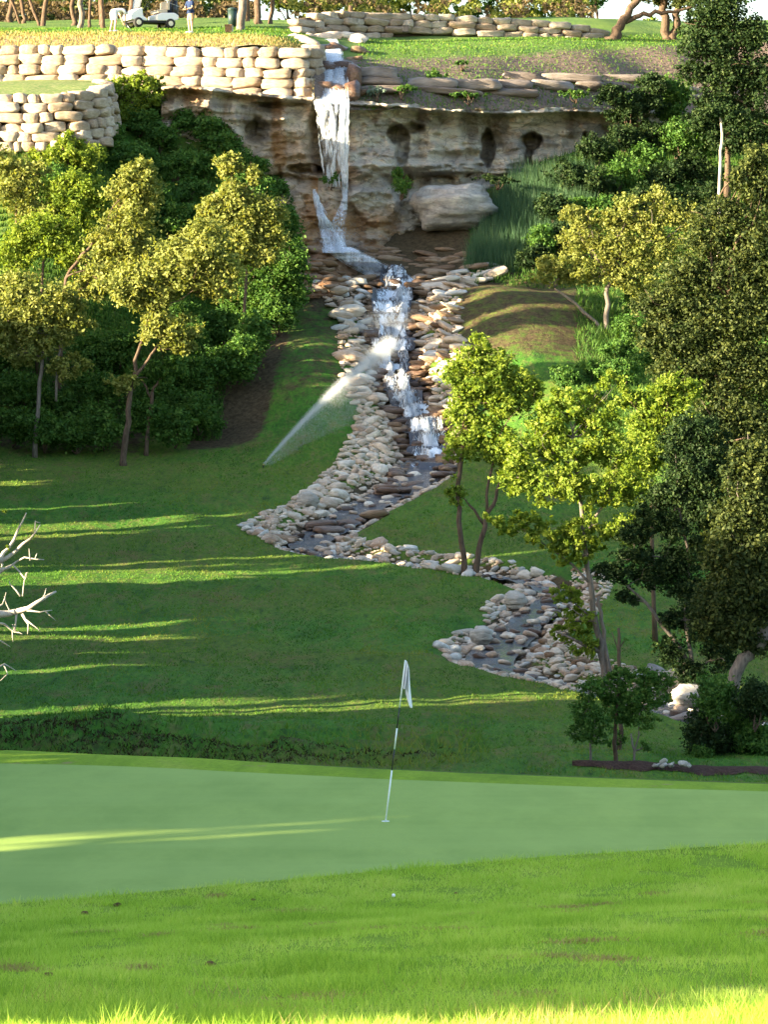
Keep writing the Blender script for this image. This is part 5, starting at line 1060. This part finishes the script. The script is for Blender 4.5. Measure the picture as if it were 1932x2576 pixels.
link('leaf_tuft', crown_mesh('leaf_tuft', M['leaf_lime'], [pxblob((12, 1285, 10, 6), 75), pxblob((18, 1365, 5, 30), 75)], 60, .07, 5, o), dt)

# ------------------------------------------------------------------ woods left of the picture (cast the evening shade)
def s_of(x, y): return -x * math.sin(SUN_AZ) + y * math.cos(SUN_AZ)   # coordinate across the light
def gx(px, d): return (px - CX) / F * d
gaps = []  # openings in the unseen foliage, shaped so sun streaks land where wanted
XW = -21.0
for px, d, w, pe in ((0, 105.4, 3.2, 950), (480, 94.2, 1.3, 720), (600, 97.4, 1.2, 780), (300, 86.4, .8, 650), (0, 75.2, 1.7, 1150), (600, 79.0, 1.2, 1000), (150, 126.3, 1.2, 400), (30, 129, 2.0, 220), (650, 119.7, 1.6, 760), (350, 116.4, .9, 560), (200, 46.15, 1.5, 760), (200, 56.2, .8, 320), (966, 17.7, 3.4, 2400), (480, 122.6, .5, 600), (1380, 111.5, .6, 1500), (1000, 112.8, .5, 1250), (1495, 80.5, .7, 1520), (500, 90.5, .3, 900)):
    zg = float(base_z(gx(min(pe, 1700), d), d)); zm = zg + (gx(pe, d) - XW) / math.cos(SUN_AZ) * math.tan(SUN_EL)
    if pe == 1520: zm = 1.0
    if pe == 1150: zm = .1
    if d < 20: zm = 30
    gaps.append((s_of(gx(px, d), d), w / 2, zm))
r_ = np.random.RandomState(12); N_ = 60000
N_ = 120000; S = r_.uniform(15, 160, N_); cx = r_.uniform(-25, -18, N_); cy = (S + cx * math.sin(SUN_AZ)) / math.cos(SUN_AZ)
gz = base_z(cx, cy)
top = np.interp(S, [10, 20, 26, 40, 60, 75, 95, 115, 125, 138, 160], [0, 1.0, 3.0, 4.0, 3.4, 1.6, 2.2, 2.2, 2.2, 4.2, 8.0]) + 1.2 * noise(S / 2.6, cx / 3., 5) + .8 * noise(S / .9, cx / 1.2, 6)
top = np.maximum(top, gz + .6)
zz = gz - .5 + (top - gz + .5) * r_.rand(N_)
keep = np.ones(N_, bool)
for s0, w, zm in gaps:
    ww = w * (1 + .5 * noise(zz / 1.5, S * 0 + s0, 8)); keep &= ~((np.abs(S - s0) < ww) & (zz < zm + .5 * noise(zz * 0 + s0, cx, 4)))
cx, cy, zz = cx[keep], cy[keep], zz[keep]; n = len(cx)
nn = r_.normal(size=(n, 3)); nn /= np.linalg.norm(nn, axis=1, keepdims=True); a = np.cross(nn, r_.normal(size=(n, 3))); a /= np.linalg.norm(a, axis=1, keepdims=True); b = np.cross(nn, a)
c = np.stack([cx, cy, zz], -1); L = r_.uniform(.35, .75, (n, 1)); v = np.stack([c - a * L * .6, c + b * L * .4, c + a * L * .6, c - b * L * .4], 1).reshape(-1, 3)
me = mat_mesh('woodland', v, np.arange(n * 4).reshape(-1, 4), M['leaf_oakdark'], False, {'rnd': ('FACE', r_.rand(n))})
tag(link('woodland', me), 'dense oak woods beyond the left edge of the fairway', 'woods', kind='stuff')

# ------------------------------------------------------------------ grass blades
N_ = 330000; r_ = np.random.RandomState(14)
d = np.sqrt(r_.uniform(17.5 ** 2, 46.2 ** 2, N_)); x = r_.uniform(-1.16, 1.16, N_) * .1073 * d; k = d < DN(x) - .02; x, d = x[k], d[k]
pn = fbm(x / .45, d / .7, 3, 50); th = fbm(x / .8, d / 1.0, 3, 52); k = r_.rand(len(x)) < np.clip(.8 + 1.2 * pn, .1, 1) * np.where(th > .42, .12, 1); x, d, pn = x[k], d[k], pn[k]
edge = 1 + .5 * (1 - smooth(0, .5, DN(x) - d)) + .8 * (1 - smooth(20.5, 23, d)) * (fbm(x / .4, d / .4, 2, 55) > .1)
h = r_.uniform(.025, .07, len(x)) * (1 + .9 * np.clip(pn, -.5, 1)) * edge; w = r_.uniform(.004, .008, len(x)) * np.interp(d, [18, 46], [.9, 1.6])
q_ = r_.uniform(0, 1, (46, 4)); cl = []
for a_ in q_:
    dc = 19.5 + 18 * a_[0] ** 1.6; xc = (a_[1] * 2 - 1) * 1.1 * .107 * dc; m_ = int(260 + 500 * a_[2]); cl.append(np.stack([xc + r_.normal(size=m_) * (.10 + .35 * a_[3]), dc + r_.normal(size=m_) * (.10 + .25 * a_[2])], 1))
cl = np.concatenate(cl); cl = cl[cl[:, 1] < DN(cl[:, 0]) - .4]
tag(link('long_grass', blades('long_grass', cl[:, 0], cl[:, 1], ground_z(cl[:, 0], cl[:, 1]) - .01, r_.uniform(.05, .14, len(cl)), 0 * cl[:, 0] + .007, M['rough_blade'], 26, .5, (0, 0, 0), 0 * cl[:, 0] - .28)), 'darker clumps of longer grass on the near slope', 'grass', kind='stuff')
tq = r_.uniform(0, 1, (34, 3)); th_ = []
for a_ in tq:
    dc = 20 + 22 * a_[0]; xc = (a_[1] * 2 - 1) * 1.1 * .107 * dc; m_ = 260; th_.append(np.stack([xc + r_.normal(size=m_) * (.05 + .14 * a_[2]), dc + r_.normal(size=m_) * .14], 1))
th_ = np.concatenate(th_); th_ = th_[th_[:, 1] < DN(th_[:, 0]) - .5]
tag(link('thatch', blades('thatch', th_[:, 0], th_[:, 1], ground_z(th_[:, 0], th_[:, 1]) + .005, r_.uniform(.02, .045, len(th_)), 0 * th_[:, 0] + .012, M['straw'], 27, .9)), 'small pale brown thatch patches on the near slope', 'dry grass', kind='stuff')
tag(link('rough_grass', blades('rough_grass', x, d, ground_z(x, d) - .004, h, w, M['rough_blade'], 15, .5, (0, 0, 0), .45 * fbm(x / .7, d / 1.6, 4, 59))), 'bright green unmown grass on the near slope before the putting green', 'grass', kind='stuff')
N_ = 9000; d = r_.uniform(18, 26, N_) ; x = r_.uniform(-1.1, 1.1, N_) * .107 * d; k = (fbm(x / .5, d / .6, 3, 57) > .22) & (d < 20.8 + 6 * r_.rand(N_) ** 3); x, d = x[k], d[k]
tag(link('dry_grass', blades('dry_grass', x, d, ground_z(x, d), r_.uniform(.05, .16, len(x)), 0 * x + .006, M['straw'], 16, .4)), 'straw coloured dry grass stalks at the bottom of the picture', 'dry grass', kind='stuff')
N_ = 170000; d = r_.uniform(58, 134, N_); x = r_.uniform(-1.15, 1.15, N_) * .1073 * d; cdd, cii = creek_dist(x, d); k = (cdd > CWs[cii] + .8); x, d = x[k], d[k]
s = soil_shade_w(x, d, 0 * x); k = r_.rand(len(x)) > s * 1.3; x, d = x[k], d[k]; bk = ((d > 67.5) & (d < 72.5) & (x < 2))
h = r_.uniform(.02, .06, len(x)) * np.where(bk, 3.5, 1) * (1 + 1.2 * np.clip(fbm(x / .5, d / 1.5, 3, 58), -.4, 1)); w = d * .00032
tag(link('fairway_tufts', blades('fairway_tufts', x, d, ground_z(x, d) - .005, h, w, M['fair_blade'], 17, .6, (0, 0, 0), .75 * fbm(x / 2.2, d / 6., 4, 58) + .35 * fbm(x / .5, d / 2.5, 3, 61))), 'short shaded turf tufts over the fairway', 'grass', kind='stuff')
N_ = 60000; q = r_.uniform((-20, 380), (760, 1150), (N_, 2)); d = ray(q[:, 0], q[:, 1], base_z, 100); x = (q[:, 0] - CX) / F * d; k = (d > 135.5) & (d < 158) & ~((x > -6.2) & (d < 149)); x, d = x[k], d[k]
h = r_.uniform(.1, .4, len(x)); tag(link('hillside_undergrowth', blades('hillside_undergrowth', x, d, ground_z(x, d), h, 0 * h + .05, M['leaf_green'], 18, .4)), 'weeds and undergrowth covering the left hillside', 'undergrowth', kind='stuff')
N_ = 50000; q = r_.uniform((1180, 300), (1950, 1100), (N_, 2)); d = ray(q[:, 0], q[:, 1], base_z, 100); x = (q[:, 0] - CX) / F * d; k = ((d > 150) | (q[:, 0] > 1450)) & (d < 170); x, d = x[k], d[k]
h = r_.uniform(.1, .4, len(x)); tag(link('hillside_undergrowth', blades('hillside_undergrowth', x, d, ground_z(x, d), h, 0 * h + .05, M['leaf_green'], 19, .4)), 'weeds and undergrowth covering the right hillside', 'undergrowth', kind='stuff')
N_ = 26000; pxr = r_.uniform(-40, 1720, N_); f = tfront(pxr); d = f + r_.uniform(0, 12, N_); x = (pxr - CX) / F * d; h = r_.uniform(.03, .10, N_) * (1 + (d - f < 3) * .8); k = ~((pxr > 780) & (pxr < 900)) & ~((pxr < 785) & (d - f < 3.2) & (r_.rand(N_) < .85))
x, d, h = x[k], d[k], h[k]; tag(link('terrace_grass_tufts', blades('terrace_grass_tufts', x, d, terr_z(x, d), h, 0 * h + .05, M['fair_blade'], 20, .4)), 'grass tufts along the upper terrace edge', 'grass', kind='stuff')

N_ = 8000; pxr = r_.uniform(-40, 790, N_); f = tfront(pxr); d = f + r_.uniform(0, 4.5, N_); x = (pxr - CX) / F * d; h = r_.uniform(.03, .16, N_)
tag(link('dry_grass', blades('dry_grass', x, d, terr_z(x, d), h, 0 * h + .05, M['straw'], 23, .4)), 'dry yellow grass on the bank above the long wall', 'dry grass', kind='stuff')
M['bank_weed'] = leaf_mat('dark_bank_weeds', (.010, .010, .006), (.035, .027, .014), (.085, .06, .03), .2)
N_ = 16000; x = r_.uniform(-9, 1.6, N_); d = r_.uniform(68.5, 72.6, N_) + .3 * x * 0; k = (r_.rand(N_) < 1 - .75 * smooth(-4, 1.4, x)) & (d < 72.2 - .30 * (x + 8) + .8 * fbm(x / 1.2, d, 3, 44)); x, d = x[k], d[k]
tag(link('bank_weeds', blades('bank_weeds', x, d, ground_z(x, d) - .02, r_.uniform(.03, .11, len(x)), 0 * x + .04, M['bank_weed'], 25, .9)), 'dark brown green weeds on the steep bank behind the putting green', 'weeds', kind='stuff')
# ------------------------------------------------------------------ mulch bed and white rocks
xs = np.linspace(gx(1440, 66), gx(1932, 66) + .3, 50); vv = []; 
for i, x in enumerate(xs):
    hw = .42 * math.sin(math.pi * min(1, (i + .6) / 12) / 2) * (1 if i < 44 else .7) * (1 + .25 * math.sin(i * .9))
    for j in range(9):
        t = j / 8 * 2 - 1; y = 66.0 + t * hw; vv.append((x, y, float(ground_z(x, y)) + .09 * (1 - t * t) + .012))
idx = np.arange(50 * 9).reshape(50, 9); fc = np.stack([idx[:-1, :-1], idx[1:, :-1], idx[1:, 1:], idx[:-1, 1:]], -1).reshape(-1, 4)
tag(link('mulch_bed', mat_mesh('mulch_bed', vv, fc, M['mulch'], True)), 'long bed of dark red brown mulch under the saplings', 'mulch bed')
root = thing('rock_pile', 'small pile of white rocks on the mulch beside the saplings', 'rock pile', (gx(1690, 65.6), 65.6, float(ground_z(gx(1690, 65.6), 65.6)))); r_ = np.random.RandomState(31)
for i in range(24):
    a = r_.uniform(-1, 1); s = r_.uniform(.06, .13)
    link('rock', random.choice(SM['white_stone']), root, (a * .34 + .0, r_.uniform(-.15, .15), .09 + .13 * (1 - abs(a)) * r_.rand()), (r_.uniform(-.5, .5), r_.uniform(-.5, .5), r_.uniform(0, 6)), (s * 1.4, s, s * .7))
# clods and balls in the rough
M['clod'] = soil_mat('dried_clod', (.10, .06, .03), (.26, .16, .08), 30)
for i, (px, py, r) in enumerate(((212, 2304, .035), (295, 2284, .035), (636, 2267, .022), (120, 2461, .03), (68, 2432, .02), (530, 2435, .036), (835, 2304, .018), (700, 2538, .03), (1148, 2251, .018))):
    d = float(ray([px], [py], ground_z, 15)[0]); z = float(ground_z(gx(px, d), d)); b = MB().ball((0, 0, 0), 1, 12, 8); v = b.v[0]; b.v[0] = v * (1 + .35 * fbm(v[:, 0] * 2 + i, v[:, 2] * 2 + v[:, 1], 3, i)[:, None]) * np.array([r * 1.3, r, r * .75])
    where = ['left of its twin near the putting green edge', 'right of its twin near the putting green edge', 'small, alone below the green edge', 'low on the left of the near slope', 'tiny, near the left edge of the near slope', 'largest, low on the near slope left of centre', 'tiny, left of the white ball', 'at the sunlit bottom of the slope', 'tiny, right of the white ball'][i]
    tag(b.build('dirt_clod', M['clod'], None, True, (gx(px, d), d, z + r * .6)), 'brown dirt clod in the rough, ' + where, 'dirt clod', 'brown clods lying in the rough')
M['white_plastic'] = plain('white_plastic', (.8, .8, .8), .35, 0, .5, .03)
for px, py, lab in ((990, 2266, 'white golf ball lying in the rough below the flag'),):
    d = float(ray([px], [py], ground_z, 15)[0]); x = gx(px, d); b = MB().ball((0, 0, 0), .0214, 16, 10)
    tag(b.build('golf_ball', M['white_plastic'], None, True, (x, d, float(ground_z(x, d)) + (.045 if py > 2200 else .02))), lab, 'golf ball')

# ------------------------------------------------------------------ flagstick
fl = thing('golf_flag', 'black and white banded flagstick with hanging white flag on the putting green', 'flag', (gx(970, 47.7), 47.7, float(ground_z(gx(970, 47.7), 47.7)))); o = np.array(fl.location)
M['stick_black'] = plain('black_paint', (.015, .015, .018), .35, 0, .5); M['flag_cloth'] = plain('white_flag_cloth', (.74, .72, .78), .8, 0, .2, .04); M['stick_white'] = plain('white_fibreglass', (.72, .78, .76), .35, 0, .5, .04)
def onstick(py): t = (2066 - py) / (2066 - 1660); return np.array(at(970 + 50 * t, py, 47.7)) - o
for a, b_, m, r in ((2072, 1938, 'stick_white', .0115), (1938, 1885, 'stick_black', .0085), (1885, 1832, 'stick_white', .0105), (1832, 1780, 'stick_black', .0085), (1780, 1661, 'stick_white', .0105)):
    MB().tube([tuple(onstick(a)), tuple(onstick(b_))], r, 10).build('white_section' if m == 'stick_white' else 'black_section', M[m], fl, True)
MB().tube([(0, 0, -.002), (0, 0, .004)], .054, 20).build('cup_rim', M['stick_white'], fl)
# hanging cloth: rows from pole edge to free edge, folded back and forth in depth
nu, nv_ = 26, 22; vv = []
for i in range(nu):
    u = i / (nu - 1)
    for j in range(nv_):
        t = j / (nv_ - 1)
        top = np.array([1020 + 10 * u ** .7 + 0 * u, 1660 + 26 * u ** 1.2]); bot = np.array([1010 + 26 * u, 1725 + (52 if u > .5 else 30) * smooth(.0, 1, u) + 6 * math.sin(u * 9)])
        p = top * (1 - t) + bot * t + np.array([3 * math.sin(u * 5 + t * 2) * t, 0]); dy = .055 * math.sin(u * 13 + .8 * t) * (.35 + t) * (u > .03)
        vv.append(tuple(np.array(at(p[0], p[1], 47.7 + dy - .012)) - o))
idx = np.arange(nu * nv_).reshape(nu, nv_); fc = np.stack([idx[:-1, :-1], idx[:-1, 1:], idx[1:, 1:], idx[1:, :-1]], -1).reshape(-1, 4)
fo = link('flag_cloth', mat_mesh('flag_cloth', vv, fc, M['flag_cloth'], True), fl); sm_ = fo.modifiers.new('thickness', 'SOLIDIFY'); sm_.thickness = .002

# ------------------------------------------------------------------ golfers
M['skin'] = plain('skin', (.50, .28, .19), .6, 0, .3); M['white_cloth'] = plain('white_cloth', (.75, .74, .72), .9, 0, .1); M['navy'] = plain('navy_cloth', (.02, .035, .09), .9, 0, .1); M['khaki'] = plain('khaki_cloth', (.42, .27, .15), .9, 0, .1)
M['hair'] = plain('brown_hair', (.06, .035, .02), .8)
def skin_mesh(name, pts, edges, rads, mat, parent, root=0, sub=1):
    me = bpy.data.meshes.new(name); me.from_pydata(pts, edges, []); me.materials.append(mat); o_ = link(name, me, parent)
    m_ = o_.modifiers.new('skin', 'SKIN'); m_.use_smooth_shade = True
    sv = me.skin_vertices[0].data
    for i, r in enumerate(rads):
        sv[i].radius = (r, r) if not hasattr(r, '__len__') else r; sv[i].use_root = (i == root)
    s_ = o_.modifiers.new('subdivision', 'SUBSURF'); s_.levels = s_.render_levels = sub
    return o_
def golfer(label, loc, rz, J, shirt, shorts, cap, cat='person'):
    """J: joints in the figure's own frame (x = its left, y = behind, z up)"""
    g = thing('person', label, cat, loc, rz)
    names = ['pelvis', 'waist', 'chest', 'neck', 'head', 'crown', 'shL', 'elL', 'wrL', 'shR', 'elR', 'wrR', 'hipL', 'knL', 'anL', 'toL', 'hipR', 'knR', 'anR', 'toR']
    idx = {n_: i for i, n_ in enumerate(names)}; R = dict(pelvis=(.13, .1), waist=(.12, .095), chest=(.14, .1), neck=.055, head=(.085, .095), crown=(.07, .08), shL=.06, elL=.042, wrL=.03, shR=.06, elR=.042, wrR=.03, hipL=.09, knL=.06, anL=.04, toL=.035, hipR=.09, knR=.06, anR=.04, toR=.035)
    E = [('pelvis', 'waist'), ('waist', 'chest'), ('chest', 'neck'), ('neck', 'head'), ('head', 'crown'), ('chest', 'shL'), ('shL', 'elL'), ('elL', 'wrL'), ('chest', 'shR'), ('shR', 'elR'), ('elR', 'wrR'), ('pelvis', 'hipL'), ('hipL', 'knL'), ('knL', 'anL'), ('anL', 'toL'), ('pelvis', 'hipR'), ('hipR', 'knR'), ('knR', 'anR'), ('anR', 'toR')]
    skin_mesh('body', [J[n_] for n_ in names], [(idx[a], idx[b_]) for a, b_ in E], [R[n_] for n_ in names], M['skin'], g)
    def lerp(a, b_, t): return tuple(np.array(J[a]) * (1 - t) + np.array(J[b_]) * t)
    P_ = [J['waist'], J['chest'], lerp('chest', 'neck', .7), J['shL'], lerp('shL', 'elL', .75), J['shR'], lerp('shR', 'elR', .75), lerp('waist', 'pelvis', .6)]
    skin_mesh('shirt', P_, [(0, 1), (1, 2), (1, 3), (3, 4), (1, 5), (5, 6), (0, 7)], [(.155, .125), (.175, .13), (.075, .075), (.09, .09), (.065, .065), (.09, .09), (.065, .065), (.16, .13)], shirt, g)
    P_ = [J['pelvis'], J['hipL'], lerp('hipL', 'knL', .95), J['hipR'], lerp('hipR', 'knR', .95), lerp('pelvis', 'waist', .4)]
    skin_mesh('shorts', P_, [(0, 1), (1, 2), (0, 3), (3, 4), (0, 5)], [(.165, .135), (.12, .12), (.10, .10), (.12, .12), (.10, .10), (.15, .125)], shorts, g)
    h = np.array(J['head']); c_ = np.array(J['crown']); k = (h + c_) / 2
    MB().ball(k + (c_ - h) * .3, (.098, .108, .085), 14, 8).build('cap', cap, g, True)
    fd = np.array(J.get('face', (0, -1, 0))); f0 = k + fd * .1
    MB().ball(f0 + fd * .03 + (c_ - h) * .28, (.07, .07, .012), 12, 5).build('cap_brim', cap, g, True)
    MB().ball(f0 - (c_ - h) * .15 + fd * .015, (.014, .018, .016), 8, 5).build('nose', M['skin'], g, True)
    for s in (-.033, .033):
        side = np.cross(fd, (c_ - h) / np.linalg.norm(c_ - h)); MB().ball(f0 + side * s + fd * -.008, .011, 8, 5).build('eye', M['hair'], g, True)
        MB().ball(k - (c_ - h) * .1 + side * s * 2.9, (.015, .022, .03), 8, 5).build('ear', M['skin'], g, True)
    MB().ball(k - fd * .03 - (c_ - h) * .1, (.088, .098, .085), 12, 7).build('hair', M['hair'], g, True)
    for s in ('L', 'R'):
        w = np.array(J['wr' + s]); dr = w - np.array(J['el' + s]); dr /= np.linalg.norm(dr); sd = np.cross(dr, (0, 0, 1.)); sd = sd / (np.linalg.norm(sd) + 1e-6); b = MB()
        b.ball(w + dr * .05, (.035, .035, .042), 10, 6)
        for f_ in range(4):
            a0 = w + dr * .075 + sd * (.012 * (f_ - 1.5)); a1 = a0 + dr * .035; a2 = a1 + dr * .015 + np.array([0, 0, -.025]); b.tube([tuple(a0), tuple(a1), tuple(a2)], [.0085, .008, .006], 6)
        a0 = w + dr * .03 + sd * .03; b.tube([tuple(a0), tuple(a0 + sd * .02 + dr * .03), tuple(a0 + sd * .015 + dr * .055)], [.01, .009, .007], 6)
        b.build('hand', M['skin'], g, True)
        an = np.array(J['an' + s]); to = np.array(J['to' + s]); m = (an + to) / 2; b = MB().ball((m[0], m[1], .045), (.055, .14, .05), 12, 7); ob = b.build('shoe', M['white_cloth'], g, True)
    return g
def tz(px, d): return float(terr_z(gx(px, d), np.array(d)))
J1 = dict(pelvis=(0, .02, .93), waist=(0, .0, 1.06), chest=(0, -.02, 1.32), neck=(0, -.03, 1.5), head=(0, -.05, 1.6), crown=(0, -.05, 1.72), shL=(.19, -.02, 1.42), elL=(.26, -.1, 1.14), wrL=(.1, -.3, 1.08), shR=(-.19, -.02, 1.42), elR=(-.27, -.1, 1.15), wrR=(-.06, -.32, 1.1),
          hipL=(.09, .02, .88), knL=(.11, -.01, .5), anL=(.12, .03, .09), toL=(.13, -.13, .04), hipR=(-.09, .02, .88), knR=(-.1, -.01, .5), anR=(-.1, .03, .09), toR=(-.11, -.13, .04), face=(0, -1, 0))
g1 = golfer('golfer in navy shirt, khaki shorts and white cap standing right of the golf cart', (gx(478, 163.5), 163.5, tz(478, 163.5)), math.radians(-50), J1, M['navy'], M['khaki'], M['white_cloth'])
J2 = dict(pelvis=(0, .0, .9), waist=(0, -.14, .99), chest=(0, -.40, 1.05), neck=(0, -.58, 1.02), head=(0, -.68, .96), crown=(0, -.78, .90), shL=(.18, -.48, 1.02), elL=(.22, -.58, .72), wrL=(.15, -.66, .47), shR=(-.18, -.48, 1.02), elR=(-.2, -.55, .74), wrR=(-.05, -.62, .5),
          hipL=(.1, .0, .87), knL=(.14, -.05, .5), anL=(.17, .05, .09), toL=(.18, -.11, .04), hipR=(-.1, .0, .87), knR=(-.14, -.05, .5), anR=(-.17, .05, .09), toR=(-.18, -.11, .04), face=(0, -.5, -.86))
g2 = golfer('golfer in white shirt and pale shorts bending over to tee up beside the tree trunks', (gx(284, 163.8), 163.8, tz(284, 163.8)), math.radians(130), J2, M['white_cloth'], M['white_cloth'], M['white_cloth'])
M['steel'] = plain('club_steel', (.5, .5, .5), .25, .9)
for gl, a, b_, lab in ((g1, (.02, -.36, 1.1), (-.05, -1.25, 1.35), 'golf club held level by the golfer in the navy shirt'), (g2, (-.05, -.66, .46), (-.35, -.8, .03), 'golf club resting on the grass under the bending golfer')):
    c = thing('golf_club', lab, 'golf club', gl.location[:], gl.rotation_euler[2]); MB().tube([a, b_], .009, 6).build('shaft', M['steel'], c, True)
    MB().tube([a, tuple(np.array(a) + (np.array(a) - np.array(b_)) * .12)], .015, 8).build('grip', M['stick_black'], c, True)
    MB().ball(b_, (.05, .03, .03), 10, 6).build('club_head', M['steel'], c, True)

# ------------------------------------------------------------------ golf cart
M['cart_white'] = plain('cart_white', (.72, .72, .76), .25, 0, .5, .03); M['rubber'] = plain('rubber', (.02, .02, .02), .8); M['seat'] = plain('beige_vinyl', (.5, .42, .33), .5); M['hub'] = plain('wheel_cream', (.7, .64, .5), .4); M['dark'] = plain('dark_underbody', (.015, .015, .02), .7)
ct = thing('golf_cart', 'white golf cart parked on the upper terrace between the two golfers', 'golf cart', (gx(378, 167.5), 167.5, tz(378, 167.5)), math.radians(205))
MB().prism([(.35, .32), (1.22, .34), (1.25, .52), (1.1, .72), (.85, .88), (.62, .92), (.58, .55), (.4, .42)], -.56, .56).build('front_cowl', M['cart_white'], ct, bevel=.04)
MB().prism([(-1.18, .42), (-.95, .36), (-.1, .34), (-.08, .60), (-.35, .72), (-1.0, .74), (-1.2, .62)], -.58, .58).build('rear_body', M['cart_white'], ct, bevel=.04)
MB().box((0, 0, .3), (2.1, 1.0, .1)).build('floor_pan', M['dark'], ct)
MB().box((-.42, 0, .8), (.48, 1.0, .14)).build('seat', M['seat'], ct, bevel=.03)
MB().box((-.72, 0, 1.08), (.12, 1.0, .42)).build('seat_back', M['seat'], ct, bevel=.03)
MB().box((-.15, 0, 1.86), (1.9, 1.15, .07), 0, .95).build('roof', M['cart_white'], ct, bevel=.02)
for x0, x1 in ((.72, .55), (-.85, -.95)):
    for s in (-.5, .5): MB().tube([(x0, s, .75), (x1, s, 1.84)], .02, 8).build('roof_post', M['stick_black'], ct, True)
b = NB('tinted_windshield'); M['glass'] = b.pbr((.5, .5, .5), .05, None, 0, .5, **{'Transmission Weight': .9})
MB().prism([(.70, .95), (.72, .95), (.58, 1.8), (.56, 1.8)], -.48, .48).build('windshield', M['glass'], ct)
MB().tube([(.45, .25, .85), (.25, .25, 1.12)], .02, 8).tube([tuple((.25 + .05 * math.sin(q), .25 + .16 * math.cos(q), 1.12 + .14 * math.sin(q))) for q in np.linspace(0, 6.28, 15)], .013, 6, False).build('steering_wheel', M['stick_black'], ct, True)
for x in (.82, -.78):
    for s in (-.52, .52):
        w = MB().tube([(0, -.09, 0), (0, -.07, 0), (0, .07, 0), (0, .09, 0)], [.20, .23, .23, .20], 22).build('wheel', M['rubber'], ct, True, (x, s, .23))
        MB().tube([(0, -.1, 0), (0, .1, 0)], .12, 18).build('rim', M['hub'], w, False)
for s in (-.38, .38): MB().ball((1.2, s, .60), (.04, .08, .05), 10, 6).build('headlight', M['white_plastic'], ct, True)
for s, nm_, c_ in ((-.28, 'dark blue golf bag strapped upright on the cart rear, nearer the camera', M['navy']), (.28, 'black golf bag strapped upright on the cart rear, far side', M['stick_black'])):
    rz = ct.rotation_euler[2]; lx = -1.08 * math.cos(rz) - s * math.sin(rz); ly = -1.08 * math.sin(rz) + s * math.cos(rz)
    gb = thing('golf_bag', nm_, 'golf bag', (ct.location[0] + lx, ct.location[1] + ly, ct.location[2] + .5), rz)
    MB().tube([(0, 0, 0), (0, 0, .85)], [.13, .15], 14).build('bag_body', c_, gb, True)
    MB().box((-.13, 0, .35), (.1, .2, .4)).build('pocket', c_, gb, bevel=.02)
    for j in range(6):
        a = j * 1.05; MB().tube([(.06 * math.cos(a), .06 * math.sin(a), .8), (.09 * math.cos(a), .09 * math.sin(a), 1.12)], .008, 5).ball((.09 * math.cos(a), .09 * math.sin(a), 1.14), (.03, .04, .035), 8, 5).build('club', M['steel'] if j % 2 else M['white_plastic'], gb, True)
# bin, tee box, wall box, stump
bn = thing('litter_bin', 'dark green litter bin leaning against the thickest trunk on the terrace', 'bin', (gx(584, 165.2), 165.2, tz(584, 165.2))); M['bin'] = plain('bin_green', (.015, .035, .03), .5)
MB().tube([(0, 0, .2), (0, 0, .95)], [.19, .22], 16).build('barrel', M['bin'], bn, True); MB().tube([(0, 0, .95), (0, 0, 1.02), (0, 0, 1.08)], [.24, .22, .08], 16).build('lid', M['bin'], bn, True); MB().tube([(0, 0, -.1), (0, 0, .2)], .04, 8).build('post', M['dark'], bn)
bx_ = thing('wooden_tee_box', 'small brown wooden box in front of the dark bin', 'box', (gx(574, 164.2), 164.2, tz(574, 164.2))); M['wood'] = plain('brown_wood', (.16, .09, .05), .8)
MB().box((0, 0, .14), (.3, .3, .32)).build('box_body', M['wood'], bx_, bevel=.01); MB().box((0, 0, .32), (.34, .34, .04)).build('box_lid', M['wood'], bx_, bevel=.005); MB().box((.19, 0, .13), (.06, .06, .34)).build('corner_post', plain('pale_post', (.6, .5, .4), .7), bx_)
q = at(1020, 73, 171.0); wb = thing('utility_box', 'small black utility box set against the farthest wall', 'box', q); MB().box((0, 0, .0), (.28, .3, .28)).build('housing', M['dark'], wb, bevel=.01); MB().box((0, -.01, .15), (.32, .34, .03)).build('cover', M['stick_black'], wb, bevel=.005)
q = at(882, 20, 176); st_ = thing('tree_stump', 'small dark cut stump on the lawn above the farthest wall', 'stump', q); MB().tube([(0, 0, -.3), (0, 0, .12)], [.14, .11], 10).build('wood', M['bark'], st_)

# ------------------------------------------------------------------ tell alike shrubs apart by their place in their thicket
ORD = ['leftmost', 'second from left', 'third from left', 'fourth from left', 'fifth from left', 'sixth from left', 'seventh from left', 'eighth from left', 'ninth from left', 'tenth from left']
def relabel(group, short, place, nrow):
    m = [o_ for o_ in COL.objects if o_.get('group') == group and o_.get('category')]
    key = lambda o_: (CY - F * o_.location.z / o_.location.y) if o_.location.y else 0
    m.sort(key=lambda o_: -key(o_)); rows = np.array_split(np.arange(len(m)), nrow)
    names = {1: ['the row'], 2: ['the lower row', 'the upper row'], 3: ['the bottom row', 'the middle row', 'the top row'], 4: ['the bottom row', 'the second row up', 'the third row up', 'the top row']}[nrow]
    for rn, r in zip(names, rows):
        for k, o_ in enumerate(sorted([m[i] for i in r], key=lambda o_: o_.location.x / o_.location.y)):
            o_['label'] = '%s, %s in %s %s' % (short, ORD[k], rn, place)
relabel(TG, 'leafy dark green shrub', 'of the left thicket', 4)
relabel('green shrubs on the upper left slope', 'mid green shrub', 'on the upper left slope', 3)
relabel(RS, 'shaded dark green shrub', 'right of the caves', 4)
relabel(DG_, 'dark evergreen shrub', 'at the lower right edge', 2)
relabel('low shrubs beside the dry mound', 'low dark shrub', 'beside the dry mound', 2)
relabel(FG_ + ' on the left', 'sunlit background tree', 'of woods beyond the cart', 2)
relabel(FG_ + ' on the right', 'sunlit background tree', 'of woods beyond the farthest wall', 2)
